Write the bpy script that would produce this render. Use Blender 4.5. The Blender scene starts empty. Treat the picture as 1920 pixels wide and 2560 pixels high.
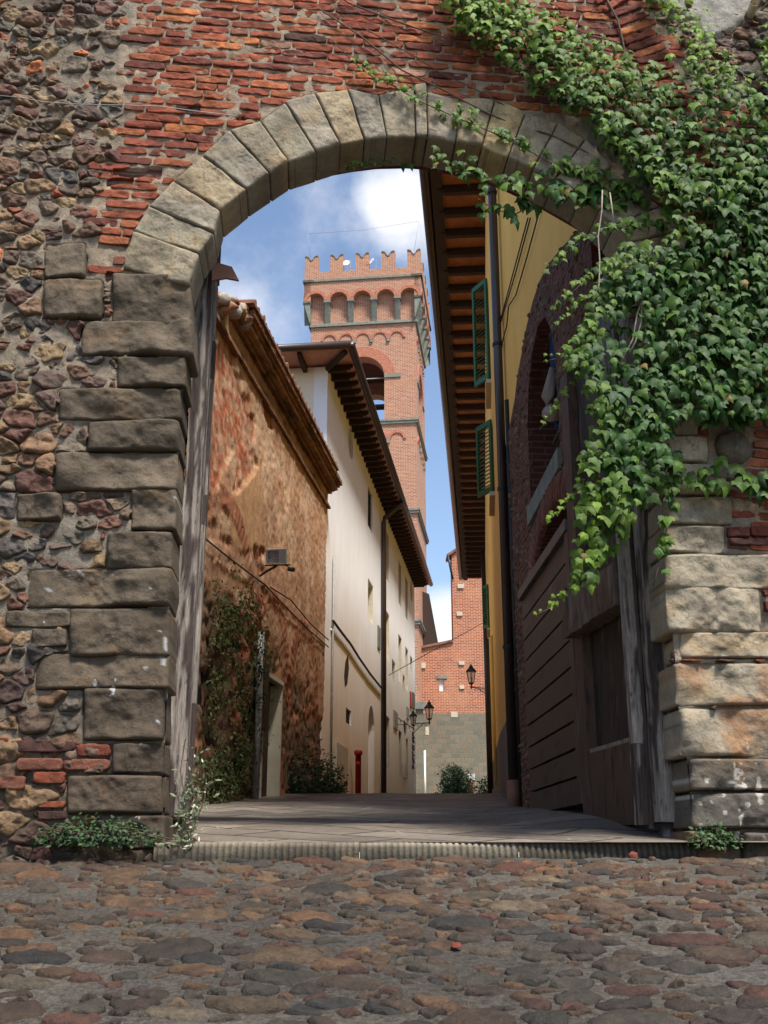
import bpy, math, random
import numpy as np
from mathutils.geometry import tessellate_polygon
from mathutils import Vector
random.seed(7)
RNG = np.random.default_rng(7)
S = bpy.context.scene
COL = S.collection

# ------------------------------------------------------------------ camera, world, sun, exposure
F, CX, CY = 2661.0, 960.0, 1280.0
TH = math.atan(0.3194); CT, ST = math.cos(TH), math.sin(TH)
cam_d = bpy.data.cameras.new('camera'); cam = bpy.data.objects.new('camera', cam_d); COL.objects.link(cam)
cam_d.sensor_fit = 'VERTICAL'; cam_d.sensor_height = 24.0; cam_d.lens = 24.0 * F / 2560.0
cam_d.clip_start = 0.05; cam_d.clip_end = 3000
cam.location = (0, 0, 0); cam.rotation_euler = (math.pi / 2 + TH, 0, 0)
S.camera = cam

SUN_EL, SUN_AZ = math.radians(61), math.radians(149)      # azimuth clockwise from +Y
wd = bpy.data.worlds.new('World'); S.world = wd; wd.use_nodes = True
wn, wl = wd.node_tree.nodes, wd.node_tree.links
wn.clear()
def WN(t, **k):
    n = wn.new(t)
    for a, b in k.items(): setattr(n, a, b)
    return n
sky = WN('ShaderNodeTexSky', sky_type='NISHITA'); sky.sun_disc = False
sky.sun_elevation = SUN_EL; sky.sun_rotation = SUN_AZ; sky.air_density = 1.0; sky.dust_density = 0.6; sky.ozone_density = 2.0
tc = WN('ShaderNodeTexCoord')
def ray(x, y):
    u = x - CX; v = CY - y
    fw = F * CT - v * ST; up = F * ST + v * CT
    return u / fw, up / fw
def rdir(x, y):
    a, e = ray(x, y); d = Vector((a, 1, e)); d.normalize(); return d
def wmath(op, a, b=None, c=None):
    n = WN('ShaderNodeMath', operation=op)
    for i, q in enumerate((a, b, c)):
        if q is None: continue
        if isinstance(q, (int, float)): n.inputs[i].default_value = q
        else: wl.new(q, n.inputs[i])
    return n.outputs[0]
nz = WN('ShaderNodeTexNoise'); nz.inputs['Scale'].default_value = 5.5; nz.inputs['Detail'].default_value = 9; nz.inputs['Roughness'].default_value = 0.62
wl.new(tc.outputs['Generated'], nz.inputs['Vector'])
nz2 = WN('ShaderNodeTexNoise'); nz2.inputs['Scale'].default_value = 2.2; nz2.inputs['Detail'].default_value = 4
wl.new(tc.outputs['Generated'], nz2.inputs['Vector'])
def blob(x, y, rad, w):
    d = rdir(x, y)
    n = WN('ShaderNodeVectorMath', operation='DISTANCE'); wl.new(tc.outputs['Generated'], n.inputs[0]); n.inputs[1].default_value = d
    q = wmath('DIVIDE', n.outputs['Value'], rad)
    q = wmath('MULTIPLY', q, q)
    q = wmath('SUBTRACT', 1.0, q)
    q = wmath('MAXIMUM', q, 0.0)
    return wmath('MULTIPLY', q, w)
acc = None
for b in [(990, 470, .042, .60), (1045, 550, .050, .48), (950, 560, .04, .25), (590, 800, .10, .36), (560, 700, .05, .15), (690, 900, .08, .25),
          (1100, 1560, .06, .85), (1180, 1640, .08, .7), (830, 440, .05, .05), (1090, 700, .05, .15)]:
    q = blob(*b); acc = q if acc is None else wmath('ADD', acc, q)
dens = wmath('ADD', acc, wmath('MULTIPLY', wmath('SUBTRACT', nz.outputs['Fac'], 0.5), 1.9))
dens = wmath('ADD', dens, wmath('MULTIPLY', wmath('SUBTRACT', nz2.outputs['Fac'], 0.5), 0.35))
mr = WN('ShaderNodeMapRange'); mr.interpolation_type = 'SMOOTHSTEP'
wl.new(dens, mr.inputs['Value']); mr.inputs['From Min'].default_value = 0.10; mr.inputs['From Max'].default_value = 0.95
mr.inputs['To Max'].default_value = 0.95
hs = WN('ShaderNodeHueSaturation'); hs.inputs['Saturation'].default_value = 0.95; hs.inputs['Value'].default_value = 1.0; wl.new(sky.outputs[0], hs.inputs['Color'])
cm = WN('ShaderNodeMixRGB'); wl.new(mr.outputs[0], cm.inputs[0]); wl.new(hs.outputs[0], cm.inputs[1]); cm.inputs[2].default_value = (5.0, 5.1, 5.4, 1)
bg = WN('ShaderNodeBackground'); bg.inputs['Strength'].default_value = 0.13; wl.new(cm.outputs[0], bg.inputs['Color'])
wo = WN('ShaderNodeOutputWorld'); wl.new(bg.outputs[0], wo.inputs['Surface'])

sd = bpy.data.lights.new('sun', 'SUN'); sd.energy = 4.6; sd.angle = math.radians(14); sd.color = (1.0, .955, .88)
sun = bpy.data.objects.new('sun', sd); COL.objects.link(sun)
sdir = Vector((math.sin(SUN_AZ) * math.cos(SUN_EL), math.cos(SUN_AZ) * math.cos(SUN_EL), math.sin(SUN_EL)))
sun.rotation_euler = sdir.to_track_quat('Z', 'Y').to_euler(); sun.location = (0, -10, 30)
S.view_settings.view_transform = 'Standard'; S.view_settings.look = 'None'
S.view_settings.exposure = 0.70; S.view_settings.gamma = 1.0

# ------------------------------------------------------------------ numpy noise
def _h(ix, iy, iz, s):
    n = (ix * 374761393 + iy * 668265263 + iz * 2147483647 + s * 1274126177) & 0xffffffff
    n = ((n ^ (n >> 13)) * 1274126177) & 0xffffffff
    n = (n ^ (n >> 16)) & 0xffffffff
    return n / 4294967295.0
def vn(p, s=0):
    p = np.asarray(p, float); i = np.floor(p).astype(np.int64); f = p - i; f = f * f * (3 - 2 * f)
    x, y, z = i[:, 0], i[:, 1], i[:, 2]; r = 0
    for a in (0, 1):
        for b in (0, 1):
            for c in (0, 1):
                w = (f[:, 0] if a else 1 - f[:, 0]) * (f[:, 1] if b else 1 - f[:, 1]) * (f[:, 2] if c else 1 - f[:, 2])
                r = r + w * _h(x + a, y + b, z + c, s)
    return r * 2 - 1
def fbm(p, o=4, s=0, g=.5):
    p = np.asarray(p, float); r = 0; a = 1.; t = 0
    for k in range(o):
        r = r + a * vn(p * 2 ** k + 17.3 * k, s + k); t += a; a *= g
    return r / t
def P3(a, b, c=0.): return np.stack([np.asarray(a, float), np.asarray(b, float), np.zeros_like(np.asarray(a, float)) + c], 1)
def lerp(a, b, t): return a + (b - a) * t
def sstep(x, a, b):
    t = np.clip((x - a) / (b - a), 0, 1); return t * t * (3 - 2 * t)

# ------------------------------------------------------------------ objects helpers
def setp(o, **k):
    for a, b in k.items():
        if b is not None: o[a] = b
    return o
def empty(name, loc, label=None, cat=None, group=None):
    o = bpy.data.objects.new(name, None); o.empty_display_size = .2; COL.objects.link(o); o.location = loc
    setp(o, label=label, category=cat, group=group); return o
def wpos(o):
    v = Vector((0, 0, 0))
    while o is not None: v += o.location; o = o.parent
    return v
def child(name, me, mat, parent, **k):
    """mesh given in world coordinates, parented without moving it"""
    o = bpy.data.objects.new(name, me)
    if mat is not None and len(me.materials) == 0: me.materials.append(mat)
    COL.objects.link(o)
    if parent is not None:
        o.parent = parent; o.location = -wpos(parent)
    setp(o, **k); return o
def add_uv(me):
    n = len(me.loops)
    if n == 0: return
    co = np.empty(len(me.vertices) * 3); me.vertices.foreach_get('co', co); co = co.reshape(-1, 3)
    nf = len(me.polygons); nr = np.empty(nf * 3); me.polygons.foreach_get('normal', nr); nr = nr.reshape(-1, 3)
    li = np.empty(n, np.int64); me.loops.foreach_get('vertex_index', li)
    lt = np.empty(nf, np.int64); me.polygons.foreach_get('loop_total', lt)
    fn = np.repeat(nr, lt, 0); c = co[li]
    hz = np.abs(fn[:, 2]) > .7
    t = np.stack([-fn[:, 1], fn[:, 0]], 1); l = np.maximum(np.linalg.norm(t, axis=1, keepdims=True), 1e-6); t = t / l
    u = np.where(hz, c[:, 0], (c[:, :2] * t).sum(1)); v = np.where(hz, c[:, 1], c[:, 2])
    uv = me.uv_layers.new(name='UVMap'); uv.data.foreach_set('uv', np.stack([u, v], 1).ravel())
class MB:
    def __init__(s): s.v = []; s.f = []
    def poly(s, pts):
        b = len(s.v); s.v += [tuple(p) for p in pts]; s.f.append(tuple(range(b, b + len(pts))))
    def mesh(s, name, smooth=False):
        me = bpy.data.meshes.new(name); me.from_pydata(s.v, [], s.f); me.update()
        if smooth: me.polygons.foreach_set('use_smooth', [True] * len(me.polygons))
        add_uv(me); return me
    def box(s, c, d, R=None):
        b = len(s.v)
        for i in (-1, 1):
            for j in (-1, 1):
                for k in (-1, 1):
                    p = (i * d[0] / 2, j * d[1] / 2, k * d[2] / 2)
                    if R is not None: p = tuple(sum(R[a][m] * p[a] for a in range(3)) for m in range(3))
                    s.v.append((c[0] + p[0], c[1] + p[1], c[2] + p[2]))
        for f in ((0, 1, 3, 2), (4, 6, 7, 5), (0, 4, 5, 1), (2, 3, 7, 6), (0, 2, 6, 4), (1, 5, 7, 3)): s.f.append(tuple(b + q for q in f))
        return s
    def tube(s, pts, r, n=8, caps=True):
        pts = [Vector(p) for p in pts]; rs = r if isinstance(r, (list, tuple)) else [r] * len(pts)
        rings = []
        up = Vector((0.13, 0.21, 0.97))
        for i, p in enumerate(pts):
            d = (pts[min(i + 1, len(pts) - 1)] - pts[max(i - 1, 0)]); d.normalize()
            a = d.cross(up)
            if a.length < 1e-3: a = d.cross(Vector((1, 0, 0)))
            a.normalize(); b = d.cross(a)
            k = len(s.v); rings.append(k)
            for j in range(n):
                t = 2 * math.pi * j / n; q = p + a * math.cos(t) * rs[i] + b * math.sin(t) * rs[i]; s.v.append(tuple(q))
        for i in range(len(pts) - 1):
            for j in range(n):
                s.f.append((rings[i] + j, rings[i] + (j + 1) % n, rings[i + 1] + (j + 1) % n, rings[i + 1] + j))
        if caps:
            s.f.append(tuple(rings[0] + j for j in range(n))[::-1]); s.f.append(tuple(rings[-1] + j for j in range(n)))
        return s
    def lathe(s, c, prof, n=16, axis=None):
        rings = []
        for r, z in prof:
            k = len(s.v); rings.append(k)
            for j in range(n):
                t = 2 * math.pi * (j + .5) / n
                if axis == 'y': s.v.append((c[0] + r * math.cos(t), c[1] + z, c[2] + r * math.sin(t)))
                elif axis == 'x': s.v.append((c[0] + z, c[1] + r * math.cos(t), c[2] + r * math.sin(t)))
                else: s.v.append((c[0] + r * math.cos(t), c[1] + r * math.sin(t), c[2] + z))
        for i in range(len(prof) - 1):
            for j in range(n):
                s.f.append((rings[i] + j, rings[i] + (j + 1) % n, rings[i + 1] + (j + 1) % n, rings[i + 1] + j))
        s.f.append(tuple(rings[0] + j for j in range(n))[::-1]); s.f.append(tuple(rings[-1] + j for j in range(n)))
        return s
    def slab(s, fr, outer, holes, h0, h1):
        """outline with holes in the frame's plane, from depth h0 (back) to h1 (front)"""
        loops = [outer] + list(holes)
        flat = [p for l in loops for p in l]
        tri = tessellate_polygon([[Vector((p[0], p[1], 0)) for p in l] for l in loops])
        b = len(s.v); n = len(flat)
        s.v += [tuple(fr.pt(p[0], p[1], h1)) for p in flat] + [tuple(fr.pt(p[0], p[1], h0)) for p in flat]
        for t in tri:
            a = flat[t[0]]; c = flat[t[1]]; d = flat[t[2]]
            cr = (c[0] - a[0]) * (d[1] - a[1]) - (c[1] - a[1]) * (d[0] - a[0])
            if (cr > 0) != fr.flip: t = (t[0], t[1], t[2])
            else: t = (t[2], t[1], t[0])
            s.f.append(tuple(b + q for q in t)); s.f.append(tuple(b + n + q for q in t[::-1]))
        k = b
        for l in loops:
            m = len(l); ar = sum(l[i][0] * l[(i + 1) % m][1] - l[(i + 1) % m][0] * l[i][1] for i in range(m))
            for i in range(m):
                j = (i + 1) % m
                q = (k + i, k + i + n, k + j + n, k + j)
                if ((ar > 0) != fr.flip) != (l is outer): q = q[::-1]
                s.f.append(q)
            k += m
        return s
class Frame:
    def __init__(s, O, U, N, V=(0, 0, 1)):
        s.O, s.U, s.V, s.N = Vector(O), Vector(U).normalized(), Vector(V).normalized(), Vector(N).normalized()
        s.flip = s.U.cross(s.V).dot(s.N) < 0
    def pt(s, u, v, h=0.): return s.O + s.U * u + s.V * v + s.N * h
    def R(s): return [s.U, s.V, s.N]
    def box(s, mb, u0, u1, v0, v1, h0, h1):
        mb.box(s.pt((u0 + u1) / 2, (v0 + v1) / 2, (h0 + h1) / 2), (u1 - u0, v1 - v0, h1 - h0), s.R()); return mb
def rect(u0, u1, v0, v1): return [(u0, v0), (u1, v0), (u1, v1), (u0, v1)]
def archp(u0, u1, v0, vs, n=12, k=1.0):
    c = (u0 + u1) / 2; r = (u1 - u0) / 2
    return [(u0, v0), (u1, v0)] + [(c + r * math.cos(t), vs + k * r * math.sin(t)) for t in [math.pi * i / n for i in range(n + 1)]]
class Acc:
    """numpy accumulator with vertex colours"""
    def __init__(s): s.v = []; s.f = []; s.c = []; s.n = 0
    def add(s, V, Fq, C):
        s.v.append(V); s.f.append(np.asarray(Fq, np.int64) + s.n); s.c.append(C); s.n += len(V)
    def mesh(s, name, smooth=True, uv=False):
        V = np.concatenate(s.v); C = np.concatenate(s.c); me = bpy.data.meshes.new(name)
        Fs = [f for f in s.f if len(f)]
        tot = sum(f.size for f in Fs); nf = sum(len(f) for f in Fs)
        me.vertices.add(len(V)); me.vertices.foreach_set('co', V.astype(np.float32).ravel())
        me.loops.add(tot); me.loops.foreach_set('vertex_index', np.concatenate([f.ravel() for f in Fs]).astype(np.int32))
        me.polygons.add(nf)
        lt = np.concatenate([np.full(len(f), f.shape[1]) for f in Fs]); ls = np.concatenate([[0], np.cumsum(lt)[:-1]])
        me.polygons.foreach_set('loop_start', ls.astype(np.int32)); me.polygons.foreach_set('loop_total', lt.astype(np.int32))
        me.update(calc_edges=True); me.validate()
        if smooth: me.polygons.foreach_set('use_smooth', np.ones(len(me.polygons), bool))
        a = me.color_attributes.new('col', 'FLOAT_COLOR', 'POINT')
        a.data.foreach_set('color', np.concatenate([np.clip(C, 0, 1), np.ones((len(C), 1))], 1).astype(np.float32).ravel())
        if uv: add_uv(me)
        return me

# ------------------------------------------------------------------ materials
def newmat(name):
    m = bpy.data.materials.new(name); m.use_nodes = True; nt = m.node_tree
    return m, nt, nt.nodes, nt.links, nt.nodes['Principled BSDF']
def _mx(N, L, t, a, b, f, fv=None):
    n = N.new('ShaderNodeMixRGB'); n.blend_type = t
    if hasattr(f, 'is_linked') or hasattr(f, 'links'): L.new(f, n.inputs[0])
    else: n.inputs[0].default_value = f
    for i, q in ((1, a), (2, b)):
        if isinstance(q, tuple): n.inputs[i].default_value = (*q, 1) if len(q) == 3 else q
        else: L.new(q, n.inputs[i])
    return n.outputs[0]
def _noise(N, L, vec, sc, det=5, ro=.6, stretch=None):
    n = N.new('ShaderNodeTexNoise'); n.inputs['Scale'].default_value = sc; n.inputs['Detail'].default_value = det; n.inputs['Roughness'].default_value = ro
    if stretch:
        mp = N.new('ShaderNodeMapping'); mp.inputs['Scale'].default_value = stretch; L.new(vec, mp.inputs['Vector']); vec = mp.outputs[0]
    L.new(vec, n.inputs['Vector']); return n.outputs['Fac']
def _ramp(N, L, fac, stops):
    r = N.new('ShaderNodeValToRGB'); L.new(fac, r.inputs[0]); e = r.color_ramp.elements
    e[0].position, e[0].color = stops[0][0], (*stops[0][1], 1); e[1].position, e[1].color = stops[1][0], (*stops[1][1], 1)
    for p, c in stops[2:]:
        q = e.new(p); q.color = (*c, 1)
    return r.outputs[0]
def _bump(N, L, h, st, dist, nrm=None):
    b = N.new('ShaderNodeBump'); b.inputs['Strength'].default_value = st; b.inputs['Distance'].default_value = dist; L.new(h, b.inputs['Height'])
    if nrm is not None: L.new(nrm, b.inputs['Normal'])
    return b.outputs[0]
def mat_attr(name, rough=.85, sc=(9, 60), amt=.5, bump=(.6, .5), dist=(.01, .003), spec=.3, stretch=None, trans=0, gain=1.):
    m, nt, N, L, P = newmat(name)
    a = N.new('ShaderNodeAttribute'); a.attribute_name = 'col'
    g = N.new('ShaderNodeTexCoord').outputs['Object']
    n1 = _noise(N, L, g, sc[0], 6, .65, stretch); n2 = _noise(N, L, g, sc[1], 5, .7, stretch)
    lo, hi = 1 - amt, 1 + amt
    r1 = _ramp(N, L, n1, [(.3, (lo, lo, lo)), (.7, (hi, hi, hi))]); r2 = _ramp(N, L, n2, [(.3, (lo, lo, lo)), (.7, (hi, hi, hi))])
    c = _mx(N, L, 'MULTIPLY', a.outputs['Color'], r1, 1.0); c = _mx(N, L, 'MULTIPLY', c, r2, .8)
    if gain != 1.: c = _mx(N, L, 'MULTIPLY', c, (gain,) * 3, 1.0)
    L.new(c, P.inputs['Base Color']); P.inputs['Roughness'].default_value = rough; P.inputs['Specular IOR Level'].default_value = spec
    if bump:
        b1 = _bump(N, L, n1, bump[0], dist[0]); b2 = _bump(N, L, n2, bump[1], dist[1], b1); L.new(b2, P.inputs['Normal'])
    if trans:
        t = N.new('ShaderNodeBsdfTranslucent'); L.new(_mx(N, L, 'MULTIPLY', c, (1.3, 1.5, .5), 1.0), t.inputs[0])
        ms = N.new('ShaderNodeMixShader'); ms.inputs[0].default_value = trans
        L.new(P.outputs[0], ms.inputs[1]); L.new(t.outputs[0], ms.inputs[2]); L.new(ms.outputs[0], nt.nodes['Material Output'].inputs[0])
    return m
def mat_plain(name, col, rough=.7, var=.25, sc=8, bump=.3, dist=.004, spec=.4, metal=0, stretch=None, col2=None):
    m, nt, N, L, P = newmat(name)
    g = N.new('ShaderNodeTexCoord').outputs['Object']
    n1 = _noise(N, L, g, sc, 7, .65, stretch)
    c2 = col2 or tuple(q * (1 + var) for q in col); c1 = tuple(q * (1 - var) for q in col)
    c = _ramp(N, L, n1, [(.32, c1), (.68, c2)]); L.new(c, P.inputs['Base Color'])
    P.inputs['Roughness'].default_value = rough; P.inputs['Specular IOR Level'].default_value = spec; P.inputs['Metallic'].default_value = metal
    if bump: L.new(_bump(N, L, _noise(N, L, g, sc * 5, 5, .6, stretch), bump, dist), P.inputs['Normal'])
    return m
def mat_brick(name, c1, c2, mort, bw=.27, rh=.075, ms=.012, var=.5, rough=.9, dirt=(.25, .12, .08), dirtamt=.5, noisesc=.9, wob_=.02):
    m, nt, N, L, P = newmat(name)
    uv = N.new('ShaderNodeUVMap').outputs[0]
    wob = N.new('ShaderNodeTexNoise'); wob.inputs['Scale'].default_value = 3.; L.new(uv, wob.inputs['Vector'])
    vm = N.new('ShaderNodeVectorMath'); vm.operation = 'SCALE'; L.new(wob.outputs['Color'], vm.inputs[0]); vm.inputs['Scale'].default_value = wob_
    va = N.new('ShaderNodeVectorMath'); L.new(uv, va.inputs[0]); L.new(vm.outputs[0], va.inputs[1])
    b = N.new('ShaderNodeTexBrick'); L.new(va.outputs[0], b.inputs['Vector']); b.inputs['Scale'].default_value = 1
    b.inputs['Color1'].default_value = (*c1, 1); b.inputs['Color2'].default_value = (*c2, 1); b.inputs['Mortar'].default_value = (*mort, 1)
    b.inputs['Mortar Size'].default_value = ms; b.inputs['Brick Width'].default_value = bw; b.inputs['Row Height'].default_value = rh; b.inputs['Bias'].default_value = 0
    b.inputs['Mortar Smooth'].default_value = .3
    n1 = _noise(N, L, uv, noisesc, 7, .7); n2 = _noise(N, L, uv, 14, 3, .6, (1, 3, 1))
    c = _mx(N, L, 'MIX', b.outputs['Color'], dirt, _ramp(N, L, n1, [(.5, (0, 0, 0)), (.72, (dirtamt,) * 3)]))
    c = _mx(N, L, 'MULTIPLY', c, _ramp(N, L, n2, [(.3, (1 - var,) * 3), (.7, (1 + var,) * 3)]), .8)
    L.new(c, P.inputs['Base Color']); P.inputs['Roughness'].default_value = rough; P.inputs['Specular IOR Level'].default_value = .2
    inv = N.new('ShaderNodeMath'); inv.operation = 'SUBTRACT'; inv.inputs[0].default_value = 1; L.new(b.outputs['Fac'], inv.inputs[1])
    L.new(_bump(N, L, n2, .4, .01, _bump(N, L, inv.outputs[0], .7, .01)), P.inputs['Normal'])
    return m
M = {}
M['stone'] = mat_attr('dressed_sandstone', .9, (7, 55), .22, (.9, .8), (.02, .006), gain=0.8)
M['rubble'] = mat_attr('rubble_stone', .78, (16, 80), .38, (.9, .7), (.012, .004), .35, gain=0.85)
M['brick'] = mat_attr('old_brick', .9, (18, 90), .30, (.9, .7), (.01, .004), gain=0.8)
M['mortar'] = mat_attr('lime_mortar', .95, (22, 120), .28, (1, 1), (.014, .006), gain=0.78)
M['cobble'] = mat_attr('cobble_stone', .72, (17, 75), .42, (1, 1), (.016, .008), .4, gain=0.52)
M['grout'] = mat_attr('gravel_grout', .95, (45, 130), .6, (1, 1), (.02, .012), gain=0.43)
M['leaf'] = mat_attr('ivy_leaf', .55, (25, 90), .18, (.3, .2), (.003, .001), .22, trans=.25)
M['leafdull'] = mat_attr('weed_leaf', .6, (25, 90), .2, (.3, .2), (.003, .001), .3, trans=.2)
M['oldplaster'] = mat_attr('peeling_plaster', .95, (5, 38), .30, (.5, 1), (.010, .010))
M['wood'] = mat_attr('weathered_wood', .8, (6, 40), .45, (.8, .9), (.012, .005), .3, stretch=(9, 9, .6))
M['darkwood'] = mat_attr('brown_painted_wood', .55, (5, 50), .4, (.5, .6), (.006, .002), .45, stretch=(6, 6, .8))
M['vine'] = mat_plain('vine_bark', (.10, .065, .045), .9, .4, 30, .5)
M['palevine'] = mat_plain('dry_vine_bark', (.30, .24, .19), .9, .3, 30, .5)
M['metalbrown'] = mat_plain('brown_painted_metal', (.045, .028, .024), .35, .15, 6, 0, spec=.6)
M['metalblack'] = mat_plain('black_iron', (.012, .012, .013), .5, .3, 10, 0)
M['metalgrey'] = mat_plain('grey_metal', (.30, .30, .29), .5, .25, 10, 0)
M['tower'] = mat_brick('tower_brick', (.42, .165, .09), (.28, .095, .055), (.56, .42, .31), .27, .080, .014, .4, dirt=(.45, .22, .12), dirtamt=.6)
M['church'] = mat_brick('church_brick', (.42, .105, .04), (.24, .055, .032), (.52, .36, .25), .28, .085, .015, .5, dirt=(.52, .27, .15), dirtamt=.75, noisesc=.4)
M['darkbrick'] = mat_brick('dark_vault_brick', (.16, .05, .035), (.09, .03, .025), (.16, .10, .08), .28, .07, .012, .4, dirt=(.08, .04, .03))
M['serena'] = mat_plain('grey_green_sandstone', (.19, .20, .165), .9, .25, 5, .5, .01)
M['terracotta'] = mat_plain('terracotta_tile', (.21, .10, .065), .85, .35, 5, .3)
M['soffit'] = mat_plain('terracotta_soffit', (.38, .15, .06), .85, .3, 3, .2)
M['soffit2'] = mat_plain('pale_terracotta_soffit', (.52, .27, .19), .85, .2, 3, .2)
M['rafter'] = mat_plain('dark_rafter_wood', (.035, .018, .011), .8, .35, 12, .4, stretch=(1, 6, 6))
M['yellow'] = mat_plain('ochre_plaster', (.92, .53, .12), .9, .10, 1.6, .25, .004, stretch=(1, 1, .35), col2=(.95, .58, .15))
M['dado'] = mat_plain('grey_brown_dado_plaster', (.17, .14, .115), .9, .12, 2, .2)
M['green'] = mat_plain('green_shutter_paint', (.022, .11, .038), .5, .15, 6, 0)
M['cream'] = mat_plain('cream_plaster', (.80, .72, .58), .9, .06, 1.2, .2)
M['reveal'] = mat_plain('stone_reveal', (.50, .44, .33), .9, .12, 4, .2)
M['blackhole'] = mat_plain('dark_interior', (.015, .013, .012), .9, .2, 4, 0)
M['white'] = mat_plain('white_paint', (.78, .78, .76), .6, .05, 5, 0)
M['red'] = mat_plain('red_paint', (.35, .02, .015), .45, .15, 8, 0)
M['cloth'] = mat_plain('blue_cloth', (.02, .05, .13), .9, .3, 4, 0)
M['beigecloth'] = mat_plain('beige_cloth', (.28, .23, .19), .9, .2, 4, 0)
M['cable'] = mat_plain('dark_cable', (.04, .03, .025), .7, .2, 10, 0)
M['paper'] = mat_plain('pale_sheet', (.6, .62, .68), .8, .1, 10, 0)
def mat_glass():
    m, nt, N, L, P = newmat('lantern_glass'); P.inputs['Base Color'].default_value = (.8, .78, .75, 1); P.inputs['Roughness'].default_value = .15
    P.inputs['Transmission Weight'].default_value = .75; P.inputs['IOR'].default_value = 1.1; P.inputs['Specular IOR Level'].default_value = .5; return m
M['glass'] = mat_glass()

# ------------------------------------------------------------------ the gateway wall plane (right side slightly farther away)
TP = 0.07; CP = 1 / math.sqrt(1 + TP * TP); SP = TP * CP
WF = Frame((0, 6, 0), (CP, SP, 0), (SP, -CP, 0))
def wp(x, y):
    a, e = ray(x, y); Y = 6 / (1 - a * TP); return (a * Y / CP, e * Y)
def wps(l): return [wp(*p) for p in l]
def W(P): # (n,3) local s,z,h -> world
    O = np.array(WF.O); return O + P[:, :1] * np.array(WF.U) + P[:, 1:2] * np.array(WF.V) + P[:, 2:3] * np.array(WF.N)
def gz(Y):
    Y = np.asarray(Y, float)
    return np.where(Y < 6, -.03 - .17 * (6 - np.maximum(Y, -1)), np.where(Y < 18.3, .05 + .07 * (Y - 6), .911 + .047 * (np.minimum(Y, 90) - 18.3)))

def halfplanes(poly):
    P = np.array(poly, float); c = P.mean(0); Q = np.roll(P, -1, 0); e = Q - P; n = np.stack([e[:, 1], -e[:, 0]], 1)
    n /= np.linalg.norm(n, axis=1, keepdims=True) + 1e-12; d = ((P - c) * n).sum(1)
    sg = np.sign(d); n *= sg[:, None]; d = np.abs(d); return c, n, d
def radial(n, d, N, p):
    th = np.arange(N) * 2 * np.pi / N; u = np.stack([np.cos(th), np.sin(th)], 1)
    k = np.maximum(u @ n.T, 1e-6) / np.maximum(d, 1e-4)
    k = np.where((u @ n.T) > 0, k, 0); return 1 / (k ** p).sum(1) ** (1 / p), u
def stone(acc, c, r, u, H, back, col, tr, rings=7, sup=3., rough=.01, fr=9., edge=.06, colvar=.15, seed=0, shrink=None, patch=None, tilt=0.02):
    """star-shaped stone: boundary radius r(theta) along u, profile height H, side walls going back"""
    N = len(r); r = r * (1 + edge * fbm(np.concatenate([(c + u * r[:, None]) * fr * 1.3, np.full((N, 1), seed * 1.7)], 1), 3, 5))
    b = u * r[:, None]
    if shrink is not None:
        for _ in range(14):
            bad = shrink(c + b)
            if not bad.any(): break
            b[bad] *= .92
        if np.linalg.norm(b, axis=1).mean() < .012: return
    ts = np.concatenate([[1.0, 1.0, .992, .972, .93][:min(5, rings)], np.linspace(.86, .10, max(rings - 4, 2))])
    tx, ty = RNG.normal(0, tilt, 2); K = len(ts)
    T = np.repeat(ts, N)[:, None]; B = np.tile(b, (K, 1)) * T; q = c + B
    first = np.repeat(np.arange(K) == 0, N); sec = np.repeat(np.arange(K) <= 1, N)
    prof = np.sqrt(np.maximum(0., 1 - T[:, 0] ** sup)); prof[sec] = 0
    n3 = np.full((K * N, 1), seed * 3.1)
    ns = fbm(np.concatenate([q * fr, n3], 1), 4, 3); rg = 1 - np.abs(fbm(np.concatenate([q * fr * .55, n3 + 40], 1), 2, 13)) * 2.4
    hh = H * prof + (~sec) * (rough * (ns * (.4 + prof) + .35 * (rg - .5) * prof) + B @ np.array([tx, ty]))
    hh[first] = -back
    q_ = q.copy(); V = np.concatenate([q_, hh[:, None]], 1)
    m = 1 + colvar * 1.6 * fbm(np.concatenate([q * fr * .6, np.full((K * N, 1), seed * 5.3)], 1), 4, 9)
    Cc = np.asarray(col)[None] * m[:, None]
    if patch is not None: Cc = patch(q, Cc, seed)
    V = np.concatenate([V, [[c[0], c[1], V[-N:, 2].mean()]]]); Cc = np.concatenate([Cc, Cc[-1:]])
    R_ = len(ts); j = np.arange(N); j2 = (j + 1) % N
    F4 = np.concatenate([np.stack([i * N + j, i * N + j2, (i + 1) * N + j2, (i + 1) * N + j], 1) for i in range(R_ - 1)])
    F3 = np.stack([(R_ - 1) * N + j, (R_ - 1) * N + j2, np.full(N, R_ * N)], 1)
    W_ = tr(V); k = acc.n
    acc.v.append(W_); acc.c.append(Cc); acc.f.append(F4 + k); acc.f.append(F3 + k); acc.n += len(W_)

# traced arch joints: (inner point, outer point) of each joint between voussoirs
J = [((473, 719), (308, 674)), ((500, 640), (333, 581)), ((536, 588), (372, 520)), ((552, 531), (432, 457)), ((617, 478), (506, 392)),
     ((676, 439), (573, 328)), ((722, 409), (650, 306)), ((790, 386), (712, 257)), ((851, 366), (786, 236)), ((912, 355), (868, 226)),
     ((967, 348), (946, 240)), ((1039, 346), (1035, 222)), ((1068, 348), (1066, 236)), ((1138, 361), (1148, 252)), ((1204, 371), (1237, 249)),
     ((1268, 398), (1313, 286)), ((1331, 427), (1394, 312)), ((1383, 456), (1462, 354)), ((1451, 494), (1528, 420)), ((1494, 530), (1589, 475)),
     ((1534, 568), (1652, 520)), ((1565, 612), (1700, 585)), ((1588, 673), (1730, 655)), ((1600, 745), (1742, 735))]
JW = [(np.array(wp(*a)), np.array(wp(*b))) for a, b in J]
vous = []
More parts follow.
